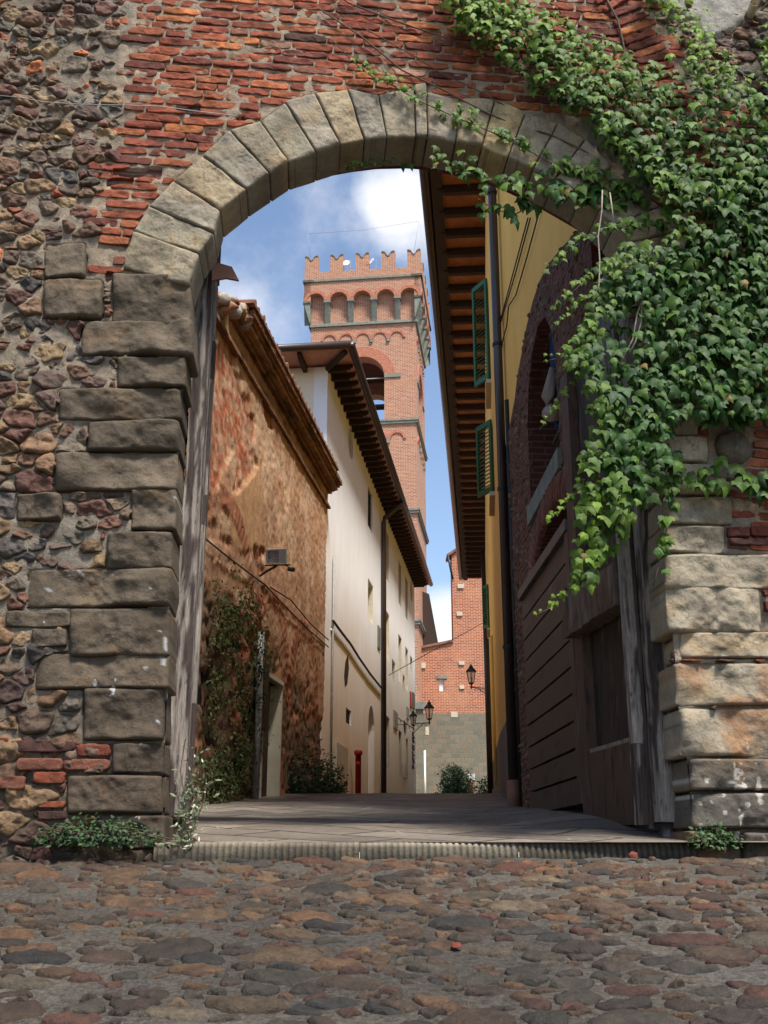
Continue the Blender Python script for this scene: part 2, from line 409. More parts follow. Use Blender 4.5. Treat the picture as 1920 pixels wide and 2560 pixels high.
for k in range(len(JW) - 1):
    a0, b0 = JW[k]; a1, b1 = JW[k + 1]; pl = [a0, a1, b1, b0]
    if k == 11: pl = [a0, a1, np.array(wp(1066, 213)), np.array(wp(1036, 213))]
    vous.append([np.array(q) for q in pl])
QL = [(280, 685, 478, 821, 0), (109, 701, 258, 801, 1), (111, 608, 217, 699, 1), (206, 803, 484, 893, 0), (292, 895, 468, 972, 0), (145, 974, 455, 1053, 0), (219, 1055, 450, 1132, 0),
      (139, 1133, 446, 1230, 0), (327, 1224, 443, 1330, 0), (268, 1332, 434, 1428, 0), (69, 1423, 430, 1520, 0), (174, 1521, 427, 1645, 0), (90, 1634, 425, 1724, 0),
      (208, 1720, 414, 1854, 0), (282, 1857, 411, 1936, 0), (168, 1938, 408, 2035, 0), (250, 2037, 418, 2122, 0),
      (42, 1237, 158, 1306, 1), (15, 1528, 180, 1570, 1), (80, 1572, 170, 1620, 1)]
QR = [(1610, 760, 1760, 850, 0), (1614, 854, 1730, 930, 0), (1620, 934, 1790, 1010, 0), (1625, 1014, 1745, 1092, 0), (1635, 1095, 1768, 1160, 0), (1640, 1163, 1814, 1240, 0), (1655, 1243, 1829, 1314, 0), (1657, 1317, 1812, 1383, 0), (1662, 1387, 1990, 1475, 0), (1665, 1467, 1903, 1583, 0),
      (1702, 1580, 1990, 1647, 0), (1683, 1658, 1990, 1766, 0), (1697, 1770, 1990, 1893, 0), (1720, 1897, 1990, 1978, 0), (1728, 1982, 1990, 2072, 0), (1718, 2076, 1850, 2165, 0), (1853, 2080, 1990, 2165, 0)]
quoins = []
for (l, t, r, b, kind) in QL + QR:
    quoins.append(([np.array(q) for q in wps([(l, b), (r, b), (r, t), (l, t)])], kind, l > 1000))
EXC = []
for pl in vous + [q[0] for q in quoins]:
    c_, n_, d_ = halfplanes(pl); EXC.append((c_, n_, d_, np.max(np.linalg.norm(np.array(pl) - c_, axis=1)) + .05))
med = wp(1832, 1120); 
# opening outline (inner edge of the stones)
OPEN = [wp(420, 2200)] + [wp(416, 2120), wp(411, 1936), wp(425, 1640), wp(432, 1420), wp(446, 1180), wp(452, 1050), wp(468, 900), wp(473, 800)] + \
       [tuple(a) for a, b in JW] + [wp(1610, 800), wp(1622, 1000), wp(1640, 1160), wp(1660, 1320), wp(1664, 1460), wp(1684, 1660), wp(1698, 1800), wp(1720, 1950), wp(1730, 2080), wp(1730, 2200)]
OPN = np.array(OPEN)
def inpoly(P, poly):
    x, y = P[:, 0], P[:, 1]; ins = np.zeros(len(P), bool); n = len(poly)
    for i in range(n):
        x0, y0 = poly[i]; x1, y1 = poly[(i + 1) % n]
        c = ((y0 > y) != (y1 > y)) & (x < (x1 - x0) * (y - y0) / (y1 - y0 + 1e-12) + x0); ins ^= c
    return ins
def excluded(P, m=.006):
    r = inpoly(P, OPN)
    for hp in HOLES: r |= inpoly(P, hp)
    for c, n, d, R_ in EXC:
        near = ((P - c) ** 2).sum(1) < R_ * R_
        if near.any():
            q = P[near]; i = ((d[None] - (q - c) @ n.T).min(1) > -m); r[near] |= i
    return r
BR = np.array(wps([(325, -300), (325, -40), (335, 60), (300, 130), (285, 215), (312, 330), (275, 400), (262, 470), (205, 520), (235, 600), (228, 690), (330, 690), (420, 560), (1100, 250), (1500, 300), (1700, 560), (1750, 1240), (1820, 1250), (1820, 1386), (2300, 1386), (2300, 300), (1930, 260), (1800, 250), (1720, 190), (1690, 120), (1640, 40), (1600, -300)]))
RB = np.array(wps([(1640, -300), (1650, 30), (1700, 120), (1740, 200), (1830, 262), (1935, 262), (2400, 300), (2400, -300)]))   # rubble and plaster patch, upper right

gw = empty('gateway_wall', (0, 6, 0), 'old town wall of red brick, rubble and grey stone blocks pierced by a round arch', 'wall')
def addm(name, acc, mat, parent, uv=False, smooth=True, **k):
    return child(name, acc.mesh(name, smooth, uv), mat, parent, **k)

HOLES = [np.array(wps([(l, b), (r, b), (r, t), (l, t)])) for (l, t, r, b) in ((283, 424, 402, 444), (272, 446, 330, 460), (266, 676, 286, 700), (440, 265, 500, 282), (590, 292, 610, 304))]
# mortar face as a relief
SX0, SX1, SZ0, SZ1, dx = -3.2, 3.6, -.3, 6.6, .022
gx = np.arange(SX0, SX1, dx); gzv = np.arange(SZ0, SZ1, dx); GX, GZ = np.meshgrid(gx, gzv); P = np.stack([GX.ravel(), GZ.ravel()], 1)
h = .014 * fbm(P3(P[:, 0] * 5, P[:, 1] * 5), 4, 1) + .012 * fbm(P3(P[:, 0] * 25, P[:, 1] * 25), 3, 2)
cc = np.array([.27, .215, .155])[None] * (1 + .45 * fbm(P3(P[:, 0] * 2, P[:, 1] * 2), 4, 4))[:, None]
t = sstep(fbm(P3(P[:, 0] * 1.1, P[:, 1] * 1.1, 5), 3, 6), .05, .4)[:, None]; cc = cc * (1 - t * .5) + np.array([.16, .15, .13]) * t * .5
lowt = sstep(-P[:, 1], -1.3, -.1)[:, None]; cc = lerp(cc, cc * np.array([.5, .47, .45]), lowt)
onb = inpoly(P, BR); cc[onb] = cc[onb] * np.array([1.25, 1.2, 1.15]); h = h - .002 * onb
plast = inpoly(P, np.array(wps([(1655, -300), (1668, 30), (1740, 55), (1760, 110), (1840, 70), (1880, 20), (1900, -300)])))
cc[plast] = np.array([.36, .33, .28]); h = h + .03 * plast
exm = excluded(P, -.012); h[exm] = -.06
for hp in HOLES: h[inpoly(P, hp)] = -.10
inn = inpoly(P, OPN); nx, nzv = len(gx), len(gzv)
idx = np.arange(nx * nzv).reshape(nzv, nx); q = np.stack([idx[:-1, :-1], idx[:-1, 1:], idx[1:, 1:], idx[1:, :-1]], -1).reshape(-1, 4)
q = q[~inn[q].any(1)]
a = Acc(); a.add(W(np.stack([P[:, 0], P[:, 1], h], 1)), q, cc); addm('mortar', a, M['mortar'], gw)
# masonry mass behind the face: outer leaf with the stones' opening, inner leaf with a wider rebate for the gates
def grow(poly, m):
    c = np.array([.18, 2.2]); out = []
    for p in poly:
        p = np.array(p); d = p - c; d[1] = max(d[1] - .6, 0) if p[1] > c[1] else 0; l = np.linalg.norm(d)
        out.append(tuple(p + (d / l if l > 0 else 0) * m if p[1] > c[1] else p + np.array([np.sign(p[0] - c[0]) * m, 0])))
    return out
def archwall(m, out):
    o = grow(OPEN[1:-1], m); lo = -.4
    return [(-out, lo), (o[0][0], lo)] + o + [(o[-1][0], lo), (out, lo), (out, 6.75), (-out, 6.75)]
mb = MB(); mb.slab(WF, archwall(.06, 9), [], -.30, -.022); mb.slab(WF, archwall(.30, 9), [], -.75, -.303)
child('masonry_core', mb.mesh('masonry_core'), M['darkbrick'], gw)

def lichen(q, cc, seed):
    n = fbm(np.concatenate([q * 6, np.full((len(q), 1), seed * .37)], 1), 4, 21)
    t = sstep(n, .12, .45)[:, None] * .5; cc = lerp(cc, cc * np.array([1.25, 1.0, .72]), t * .9)
    n2 = fbm(np.concatenate([q * 4, np.full((len(q), 1), seed * .71)], 1), 4, 31)
    cc = lerp(cc, cc * np.array([.70, .67, .62]), sstep(n2, .05, .4)[:, None] * .7); n3 = fbm(np.concatenate([q * 11, np.full((len(q), 1), seed * .3)], 1), 3, 33); return cc * (1 - .45 * sstep(np.abs(n3) * -1, -.035, 0)[:, None])
def rect_u(poly, N, p=26, gap=.004):
    c, n, d = halfplanes(poly); r, u = radial(n, d - gap, N, p); return c, r, u
tint = [(.33, .27, .185), (.30, .255, .18), (.31, .26, .19), (.34, .265, .165), (.28, .24, .18)]
for k, pl in enumerate(vous):
    a = Acc(); c, r, u = rect_u(pl, 150, 70, .0025)
    stone(a, c, r, u, .022 + .016 * random.random(), .30, np.array(tint[k % 5] if k not in (14,) else (.42, .32, .17)), W, 24, 34, .020, 6.5, .022, .20, k + 1, None, lichen, .012)
    addm('keystone' if k == 11 else 'voussoir', a, M['stone'], gw)
for k, (pl, kind, right) in enumerate(quoins):
    zc = np.mean([p[1] for p in pl]); a = Acc(); c, r, u = rect_u(pl, 160, 34 if kind == 0 else 12, .003)
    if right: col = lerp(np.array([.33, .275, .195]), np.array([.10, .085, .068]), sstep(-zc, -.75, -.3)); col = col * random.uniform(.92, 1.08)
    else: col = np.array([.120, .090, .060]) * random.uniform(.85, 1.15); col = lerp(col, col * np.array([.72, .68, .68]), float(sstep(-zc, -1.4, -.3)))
    def pt(q, cc, seed, right=right, zc=zc):
        cc = lichen(q, cc, seed)
        if right and zc < 1.15:
            n = fbm(np.concatenate([q * 5, np.full((len(q), 1), 3.)], 1), 4, 44); cc = lerp(cc, np.array([.30, .13, .05]), sstep(n, .05, .4)[:, None] * .6)
            n = fbm(np.concatenate([q * 24, np.full((len(q), 1), 3.)], 1), 3, 45) + .5 * fbm(np.concatenate([q * 3, np.full((len(q), 1), 3.)], 1), 2, 46)
            cc = lerp(cc, np.array([.48, .44, .37]), sstep(n, .46, .54)[:, None] * .8)
        if not right and 0.0 < zc < 2:
            n = fbm(np.concatenate([q * 22, np.full((len(q), 1), 3.)], 1), 3, 55) + .6 * fbm(np.concatenate([q * 2.5, np.full((len(q), 1), 3.)], 1), 2, 56)
            cc = lerp(cc, np.array([.38, .37, .36]), sstep(n, .74, .80)[:, None])
        return cc
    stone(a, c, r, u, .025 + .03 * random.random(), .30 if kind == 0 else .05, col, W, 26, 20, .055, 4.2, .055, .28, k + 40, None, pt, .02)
    addm('quoin_stone', a, M['stone'], gw)
a = Acc(); th = np.arange(48) * 2 * np.pi / 48; u = np.stack([np.cos(th), np.sin(th)], 1)
stone(a, np.array(med), np.full(48, .115), u, .05, .03, (.15, .125, .09), W, 12, 7, .03, 12, .12, .35, 99, None, lichen); addm('round_stone', a, M['stone'], gw)
EXC.append((np.array(med), u, np.full(48, .12), .2))

# bricks, laid in courses that drop slightly to the right
BC = [(.27, .072, .034), (.22, .055, .030), (.32, .098, .042), (.16, .046, .030), (.42, .14, .05), (.27, .10, .06), (.10, .044, .032), (.36, .19, .12)]
ba = Acc(); tl = -.045; ct, st_ = math.cos(tl), math.sin(tl)
def brick(acc, c, w, h_, rot, seed, col=None, H=.006):
    c_, s_ = math.cos(rot), math.sin(rot); R2 = np.array([[c_, s_], [-s_, c_]])
    pl = np.array([(-w / 2, -h_ / 2), (w / 2, -h_ / 2), (w / 2, h_ / 2), (-w / 2, h_ / 2)]) @ R2 + c
    c2, n, d = halfplanes(pl); r, u = radial(n, d, 44, 22)
    if col is None: col = np.array(BC[min(int(abs(random.gauss(0, 2.6))), 7)]) * random.uniform(.8, 1.25)
    stone(acc, np.array(c), r, u, H + random.uniform(-.003, .007), .03, col, W, 8, 30, .010, 20, .075, .38, seed, excluded, None, .03)
z = -.3; row = 0
while z < 6.75:
    pitch = .0675 + random.uniform(-.003, .003); s = -2.3 + random.uniform(0, .25) + (row % 2) * .13
    while s < 3.6:
        w = random.choice([.27, .29, .28, .25, .14, .30, .22]) * random.uniform(.94, 1.05); c = (s + w / 2, z + tl * (s + w / 2) + .006 * math.sin(s * 3 + row))
        g = .012 + random.uniform(-.003, .006)
        if inpoly(np.array([c]), BR)[0] and random.random() > .012 and not excluded(np.array([c]), -.01)[0]:
            brick(ba, c, w - g, pitch - .0145 + random.uniform(-.005, .003), tl + random.gauss(0, .008), row * 50 + s)
        s += w
    z += pitch; row += 1
# header bricks of the second arch, upper right
arc = wps([(1500, -30), (1560, 30), (1600, 95), (1632, 150), (1660, 215), (1680, 290)])
for i in range(len(arc) - 1):
    for k in range(3):
        t = k / 3; p = lerp(np.array(arc[i]), np.array(arc[i + 1]), t); d = np.array(arc[i + 1]) - np.array(arc[i]); an = math.atan2(d[1], d[0]) - math.pi / 2
        brick(ba, p, .26, .055, an + random.gauss(0, .03), 900 + i * 5 + k, H=.024)
# stray bricks in the foot of the wall
for (l, t, r, b) in [(27, 1851, 190, 1881), (193, 1862, 280, 1892), (42, 1896, 160, 1927), (162, 1898, 278, 1926), (85, 1930, 168, 1960), (96, 2003, 168, 2020), (96, 2028, 166, 2049), (-20, 1940, 65, 1974), (-40, 1845, 22, 1876),
                     (1814, 1320, 1870, 1345), (1873, 1318, 1940, 1343), (1820, 1348, 1925, 1365), (1700, 1646, 1750, 1656), (1790, 1650, 1835, 1660), (1775, 2080, 1800, 2094), (1885, 1650, 1910, 1662), (1896, 1470, 1915, 1492), (1908, 1505, 1935, 1530)]:
    p = np.array(wps([(l, b), (r, b), (r, t), (l, t)])); brick(ba, p.mean(0), p[1][0] - p[0][0], p[2][1] - p[1][1], 0, l + t, np.array(BC[random.choice([0, 1, 3, 5, 6])]) * random.uniform(.55, .8), .03)
addm('brickwork', ba, M['brick'], gw)

# rubble: jittered cells
def sites(x0, x1, y0, y1, spf, tries, aniso=1.35):
    pts = []; cell = {}
    for _ in range(tries):
        x = random.uniform(x0, x1); y = random.uniform(y0, y1); sp = spf(x, y)
        k = (int(x / .4), int(y / .4)); ok = True
        for a_ in (-1, 0, 1):
            for b_ in (-1, 0, 1):
                for (px, py, ps) in cell.get((k[0] + a_, k[1] + b_), ()):
                    m = (sp + ps) / 2
                    if ((px - x) / aniso) ** 2 + (py - y) ** 2 < m * m: ok = False; break
                if not ok: break
            if not ok: break
        if ok: pts.append((x, y, sp)); cell.setdefault(k, []).append((x, y, sp))
    return np.array(pts)
RC = [(.135, .070, .040), (.098, .058, .038), (.165, .092, .048), (.12, .080, .050), (.19, .112, .054), (.088, .052, .038), (.120, .092, .062), (.14, .062, .038), (.066, .054, .046), (.23, .15, .075), (.105, .045, .030), (.10, .088, .064)]
def cells(acc, sp, gap, N, p, Hf, back, cols, tr, rings, sup, rough, fr, edge, shr, inside, keep=1., aniso=1.35, tilt=.05, colf=None):
    xy = sp[:, :2]; sc = np.array([1 / aniso, 1.]); q = xy * sc
    for i in range(len(xy)):
        if not inside(xy[i]) or random.random() > keep: continue
        d = q - q[i]; dd = (d ** 2).sum(1); o = np.argsort(dd)[1:13]; n = d[o] / np.sqrt(dd[o])[:, None]; w = sp[i, 2] / (sp[i, 2] + sp[o, 2])
        h_ = np.sqrt(dd[o]) * w
        r, u = radial(n, h_, N, p); r = np.minimum(r, sp[i, 2] * (1.15 if Hf(.1) < .022 else .95))
        b = u * r[:, None] / sc; l = np.linalg.norm(b, axis=1); g = gap * random.uniform(.5, 1.7); l2 = np.maximum(l - g, .25 * l)
        u2 = b / l[:, None]
        col = np.array(cols[min(int(random.random() ** 1.25 * len(cols)), len(cols) - 1)]) * random.uniform(.75, 1.3)
        if colf: col = colf(xy[i], col)
        stone(acc, xy[i].copy(), l2, u2, Hf(sp[i, 2]), back, col, tr, rings, sup, rough, fr, edge, .25, i + 7, shr, None, tilt)
ra = Acc()
def spf(x, y):
    base = .078 if y > 2.7 else .10
    return base * random.choice([.5, .75, 1, 1, 1.2, 1.4])
sp = sites(-3.3, 3.6, -.2, 6.7, spf, 60000, 1.5)
def rin(p):
    P_ = p[None]
    if inpoly(P_, BR)[0] or inpoly(P_, OPN)[0]: return False
    if p[0] > -.6 and not inpoly(P_, RB)[0] and not (p[0] > 1.2 and p[1] < 1.2): return False
    return not excluded(P_, -.004)[0]
def rcol(p, c):
    if p[1] > 2.6 and random.random() < .05: c = np.array(BC[random.choice([0, 2, 4])])
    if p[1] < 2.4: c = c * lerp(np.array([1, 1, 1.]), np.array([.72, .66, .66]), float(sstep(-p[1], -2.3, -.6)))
    return c
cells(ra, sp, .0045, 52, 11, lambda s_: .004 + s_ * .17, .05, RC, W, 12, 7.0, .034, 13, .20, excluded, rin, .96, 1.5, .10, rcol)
addm('rubble_stones', ra, M['rubble'], gw)
print('wall verts', ba.n, ra.n)

# ------------------------------------------------------------------ ground
ga = Acc()
Yc = np.concatenate([[-40, -1], np.arange(0, 2.2, .3), np.arange(2.2, 6.0, .022), [5.99]])
Xc = np.concatenate([[-60, -10, -4], np.arange(-3.3, 3.8, .022), [4, 10, 60]])
GX, GY = np.meshgrid(Xc, Yc); gx_, gy_ = GX.ravel(), GY.ravel()
hz = gz(gy_) + .010 * fbm(P3(gx_ * 1.3, gy_ * 1.3), 3, 3) + .008 * fbm(P3(gx_ * 8, gy_ * 8), 3, 4) + .009 * fbm(P3(gx_ * 26, gy_ * 26), 3, 8)
cc = np.array([.25, .215, .17])[None] * (1 + .5 * fbm(P3(gx_ * 1.5, gy_ * 1.5), 4, 14))[:, None]
t = sstep(fbm(P3(gx_ * 1.6, gy_ * 1.6), 4, 15), .15, .5)[:, None]; cc = lerp(cc, np.array([.36, .32, .28]), t * .5)
t = sstep(fbm(P3(gx_ * .9, gy_ * .9), 3, 16), .1, .5)[:, None]; cc = lerp(cc, np.array([.13, .105, .09]), t * .6)
nx, ny = len(Xc), len(Yc); idx = np.arange(nx * ny).reshape(ny, nx); q = np.stack([idx[:-1, :-1], idx[:-1, 1:], idx[1:, 1:], idx[1:, :-1]], -1).reshape(-1, 4)
ga.add(np.stack([gx_, gy_, hz], 1), q, cc); o = addm('ground', ga, M['grout'], None, kind='structure')
def Gt(P): return np.stack([P[:, 0], P[:, 1], gz(P[:, 1]) + P[:, 2] + .008 * fbm(P3(P[:, 0] * 1.3, P[:, 1] * 1.3), 3, 3)], 1)
ca = Acc(); sp = sites(-3.2, 3.7, 2.5, 5.92, lambda x, y: (.104 if y < 4.3 else .090) * random.choice([.45, .7, .9, 1.1, 1.4, 1.75]), 60000, 1.55)
CCc = [(.088, .060, .042), (.070, .054, .042), (.070, .062, .050), (.100, .066, .043), (.080, .070, .055), (.12, .072, .042), (.072, .049, .038), (.14, .098, .060), (.043, .041, .039), (.15, .088, .048), (.15, .125, .092), (.105, .050, .035)]
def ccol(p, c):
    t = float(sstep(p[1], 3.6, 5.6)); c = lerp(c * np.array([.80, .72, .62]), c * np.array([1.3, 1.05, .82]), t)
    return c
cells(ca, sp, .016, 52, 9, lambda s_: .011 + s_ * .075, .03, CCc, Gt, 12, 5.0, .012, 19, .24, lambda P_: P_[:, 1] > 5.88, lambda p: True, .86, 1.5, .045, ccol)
o = addm('cobbled_pavement', ca, M['cobble'], None, kind='structure'); print('cobbles', ca.n)

# street beyond the threshold
def mat_street():
    m, nt, N, L, P = newmat('street_flagstones'); uv = N.new('ShaderNodeUVMap').outputs[0]
    mp = N.new('ShaderNodeMapping'); mp.inputs['Rotation'].default_value = (0, 0, math.radians(38)); L.new(uv, mp.inputs['Vector'])
    b = N.new('ShaderNodeTexBrick'); L.new(mp.outputs[0], b.inputs['Vector']); b.inputs['Scale'].default_value = 1; b.inputs['Brick Width'].default_value = .95; b.inputs['Row Height'].default_value = .42
    b.inputs['Color1'].default_value = (.185, .150, .115, 1); b.inputs['Color2'].default_value = (.095, .078, .060, 1); b.inputs['Mortar'].default_value = (.03, .025, .02, 1); b.inputs['Mortar Size'].default_value = .018; b.inputs['Bias'].default_value = -.1
    n1 = _noise(N, L, uv, 1.4, 6, .65); n2 = _noise(N, L, uv, 22, 5, .7)
    c = _mx(N, L, 'MULTIPLY', b.outputs['Color'], _ramp(N, L, n1, [(.3, (.75,) * 3), (.7, (1.35,) * 3)]), 1.)
    v = N.new('ShaderNodeTexVoronoi'); v.feature = 'DISTANCE_TO_EDGE'; v.inputs['Scale'].default_value = 1.1
    wn_ = N.new('ShaderNodeTexNoise'); wn_.inputs['Scale'].default_value = 2.; L.new(uv, wn_.inputs['Vector'])
    va = N.new('ShaderNodeVectorMath'); L.new(uv, va.inputs[0]); L.new(wn_.outputs['Color'], va.inputs[1]); L.new(va.outputs[0], v.inputs['Vector'])
    gate = _ramp(N, L, n1, [(.5, (0, 0, 0)), (.6, (.6,) * 3)]); cr = _ramp(N, L, v.outputs['Distance'], [(.0, (1, 1, 1)), (.012, (0, 0, 0))])
    c = _mx(N, L, 'MIX', c, (.42, .40, .36), _mx(N, L, 'MULTIPLY', cr, gate, 1.)); c = _mx(N, L, 'MULTIPLY', c, _ramp(N, L, n2, [(.3, (.75,) * 3), (.7, (1.25,) * 3)]), 1.)
    L.new(c, P.inputs['Base Color']); P.inputs['Roughness'].default_value = .62; P.inputs['Specular IOR Level'].default_value = .4
    inv = N.new('ShaderNodeMath'); inv.operation = 'SUBTRACT'; inv.inputs[0].default_value = 1; L.new(b.outputs['Fac'], inv.inputs[1])
    L.new(_bump(N, L, n2, .6, .006, _bump(N, L, inv.outputs[0], .8, .012, _bump(N, L, _noise(N, L, uv, 2.2, 5, .7, (.5, 3.5, 1)), 1., .05))), P.inputs['Normal']); return m
M['street'] = mat_street()
sa = Acc(); Yc = np.concatenate([np.arange(5.98, 20, .07), np.arange(20, 60, 2.), [90, 400]]); Xc = np.concatenate([[-60, -12], np.arange(-5, 6, .1), [12, 80]])
GX, GY = np.meshgrid(Xc, Yc); gx_, gy_ = GX.ravel(), GY.ravel(); hz = gz(np.maximum(gy_, 6.0)) + (.03 * fbm(P3(gx_ * .7, gy_ * .7), 3, 3) + .012 * fbm(P3(gx_ * 3, gy_ * 3), 3, 4)) * sstep(gy_, 6.1, 7.2)
hz = hz + .10 * sstep(gx_, .8, 1.7) * sstep(gy_, 6.3, 8) * (1 - sstep(gy_, 8.5, 12))
nx, ny = len(Xc), len(Yc); idx = np.arange(nx * ny).reshape(ny, nx); q = np.stack([idx[:-1, :-1], idx[:-1, 1:], idx[1:, 1:], idx[1:, :-1]], -1).reshape(-1, 4)
sa.add(np.stack([gx_, gy_, hz], 1), q, np.full((len(gx_), 3), .15)); addm('street', sa, M['street'], None, True, kind='structure')
# ribbed threshold kerb in blocks
ka = Acc(); kb = [wp(x, 2120)[0] for x in (392, 900, 1292, 1735)]; prof = [(.22, .052), (.10, .052), (.04, .05), (.015, .043), (.0, .025), (-.006, .0), (-.008, -.03), (-.008, -.09)]
for k in range(3):
    n_ = 420; s_ = np.linspace(kb[k] + .0015, kb[k + 1] - .0015, n_); rib = np.abs(np.sin(s_ * math.pi / .034 + .5 * fbm(P3(s_ * 4, s_ * 0), 2, 3)))
    V = []; C_ = []
    tone = [(.23, .20, .16), (.29, .26, .21), (.18, .152, .122)][k]
    for i, (hh, zz) in enumerate(prof):
        fade = [0, 0, .3, .9, 1, 1, .9, .8][i]; n1 = fbm(P3(s_ * 6, s_ * 0 + i * .3), 3, 8 + k)
        Y = 5.99 - .055 - (-hh) + TP * s_ + (1 - rib) * .012 * fade + .006 * n1; V.append(np.stack([s_, Y, zz + .004 * n1 - (1 - rib) * .004 * fade], 1))
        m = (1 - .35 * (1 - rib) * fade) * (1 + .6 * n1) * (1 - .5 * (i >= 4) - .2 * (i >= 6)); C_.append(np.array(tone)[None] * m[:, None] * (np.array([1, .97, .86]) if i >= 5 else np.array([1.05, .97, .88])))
    V = np.concatenate(V); C_ = np.concatenate(C_); j = np.arange(n_ - 1); q = np.concatenate([np.stack([i * n_ + j, i * n_ + j + 1, (i + 1) * n_ + j + 1, (i + 1) * n_ + j], 1) for i in range(len(prof) - 1)])[:, ::-1]
    ka.add(V, q, C_)
addm('kerb', ka, M['stone'], None, kind='structure')

# ------------------------------------------------------------------ street house frames: X = a + b * Y
def street(a, b, side):
    return Frame((a, 0, 0), (b, 1, 0), (side, -side * b, 0))
BF, HF, YF, DF = street(-4, .132, 1), street(-3.87, .122, 1), street(.32, .0906, -1), street(1.80, -.025, -1)
def hit(fr, x, y):
    az, el = ray(x, y); a = fr.O.x; b = fr.U.x / fr.U.y; Y = a / (az - b) if abs(az - b) > 1e-6 else 1e3
    return Y / fr.U.y, el * Y
def arr(fr):
    O, U, V, N_ = (np.array(q) for q in (fr.O, fr.U, fr.V, fr.N)); return lambda P: O + P[:, :1] * U + P[:, 1:2] * V + P[:, 2:3] * N_
def ringp(cu, vs, r0, r1, n=14, a0=0, a1=math.pi):
    t = [a0 + (a1 - a0) * i / n for i in range(n + 1)]
    return [(cu + r1 * math.cos(q), vs + r1 * math.sin(q)) for q in t] + [(cu + r0 * math.cos(q), vs + r0 * math.sin(q)) for q in t[::-1]]
def part(name, mat, parent, fn, smooth=False, **k):
    mb = MB(); fn(mb); return child(name, mb.mesh(name, smooth), M[mat] if isinstance(mat, str) else mat, parent, **k)
def tubepart(name, mat, parent, pts, r, n=8, **k): return part(name, mat, parent, lambda mb: mb.tube(pts, r, n), True, **k)
def roughbox(acc, fr, u0, u1, v0, v1, h0, h1, step, amp, colf, st=(1, 1, 1), seed=0):
    lo = np.array([u0, v0, h0]); hi = np.array([u1, v1, h1]); tr = arr(fr)
    for ax in range(3):
        for sd_ in (0, 1):
            o = [i for i in range(3) if i != ax]; n = [max(2, int((hi[i] - lo[i]) / (step * st[i])) + 2) for i in o]
            A, B = np.meshgrid(np.linspace(lo[o[0]], hi[o[0]], n[0]), np.linspace(lo[o[1]], hi[o[1]], n[1]))
            P = np.zeros((A.size, 3)); P[:, o[0]] = A.ravel(); P[:, o[1]] = B.ravel(); P[:, ax] = hi[ax] if sd_ else lo[ax]
            fq = P * np.array([14, 2.2, 14]) + seed; D = np.stack([fbm(fq, 4, 1), fbm(P * 3 + seed, 2, 2), fbm(fq + 9, 4, 3)], 1) * amp
            idx = np.arange(A.size).reshape(n[1], n[0]); q = np.stack([idx[:-1, :-1], idx[:-1, 1:], idx[1:, 1:], idx[1:, :-1]], -1).reshape(-1, 4)
            fl = (sd_ == 1) != (ax == 1)
            if fr.flip: fl = not fl
            if not fl: q = q[:, ::-1]
            acc.add(tr(P + D), q, colf(P))
def oldwood(P, s=0, grey=.5, dark=(.060, .042, .036), pale=(.27, .225, .19)):
    n = fbm(P * np.array([40, 3.5, 40]) + s, 4, 5) + .5 * fbm(P * np.array([3, 1.1, 3]) + s, 3, 6)
    t = sstep(n, (.5 - grey) * 1.2 - .12, (.5 - grey) * 1.2 + .12)[:, None]; c = lerp(np.array(dark), np.array(pale), t)
    ck = sstep(-np.abs(fbm(P * np.array([45, 1.6, 45]) + s + 5, 3, 7)), -.035, 0)[:, None]; return c * (1 - .75 * ck)

# ------------------------------------------------------------------ brown house on the left
bh = empty('plastered_house', BF.pt(17, 0), 'low old house on the left with peeling brown plaster, exposed brick and a moulded cornice', 'house')
DU0, DU1, DZ = 16.65, 17.70, 2.60
u_ = np.arange(12.3, 21.45, .035); v_ = np.arange(.2, 7.0, .035); GU, GV = np.meshgrid(u_, v_); U_, V_ = GU.ravel(), GV.ravel(); q3 = lambda f, s, o=4: fbm(P3(U_ * f, V_ * f, s), o, s)
gr = gz(U_ / math.sqrt(1 + .132 ** 2)); rel = V_ - gr
tan = np.array([.44, .245, .14])[None] * (1 + .22 * q3(1.2, 3))[:, None]; pale = np.array([.52, .34, .215]); smooth = np.array([.46, .265, .135]); brk = np.array([.34, .085, .035]); drk = np.array([.13, .075, .045])
cc = lerp(tan, pale, sstep(q3(2.6, 4) + .15 * (V_ - 4), .1, .5)[:, None])
cor = 1 - (U_ - 12.3) / 9
m1 = sstep(q3(1.0, 11) * 1.1 + q3(4, 12) * .5 + cor * .9 + sstep(V_, 3.6, 5.2) * .35 - .85 - .9 * sstep(U_, 16.2, 17.2) * (V_ > 3.3), -.05, .12)
pt_ = inpoly(np.stack([U_ + .1 * q3(3, 5), V_ + .1 * q3(3, 6)], 1), [hit(BF, *p) for p in [(550, 1255), (600, 1225), (640, 1180), (652, 1170), (655, 1370), (640, 1355), (620, 1375), (590, 1380), (575, 1330), (570, 1290)]])
low = sstep(-(rel + .55 * q3(.8, 21) + .5 * q3(3, 22) - .42 * (21.5 - U_) * .32), -1.9, -1.25)
bm = m1[:, None] * np.clip(.75 + .8 * q3(9, 13), 0, 1)[:, None]; bcol = lerp(brk, np.array([.42, .27, .17]), sstep(q3(10, 15), -.1, .25)[:, None])
cc = lerp(cc, bcol, bm); cc[pt_] = smooth * (1 + .1 * q3(2, 7)[pt_])[:, None]
lc = lerp(drk, lerp(np.array([.32, .17, .10]), brk, .5), sstep(q3(3.2, 31) + .3 * q3(12, 32), 0.02, .35)[:, None]); cc = lerp(cc, lc, (low * .9)[:, None])
hgt = .012 * q3(5, 41) + .012 * q3(15, 42, 3) + .010 * q3(30, 44, 2) - .035 * m1 * (1 - pt_) - .05 * low + .05 * low * q3(9, 43); hgt[pt_] = .012 + .004 * q3(4, 7)[pt_]
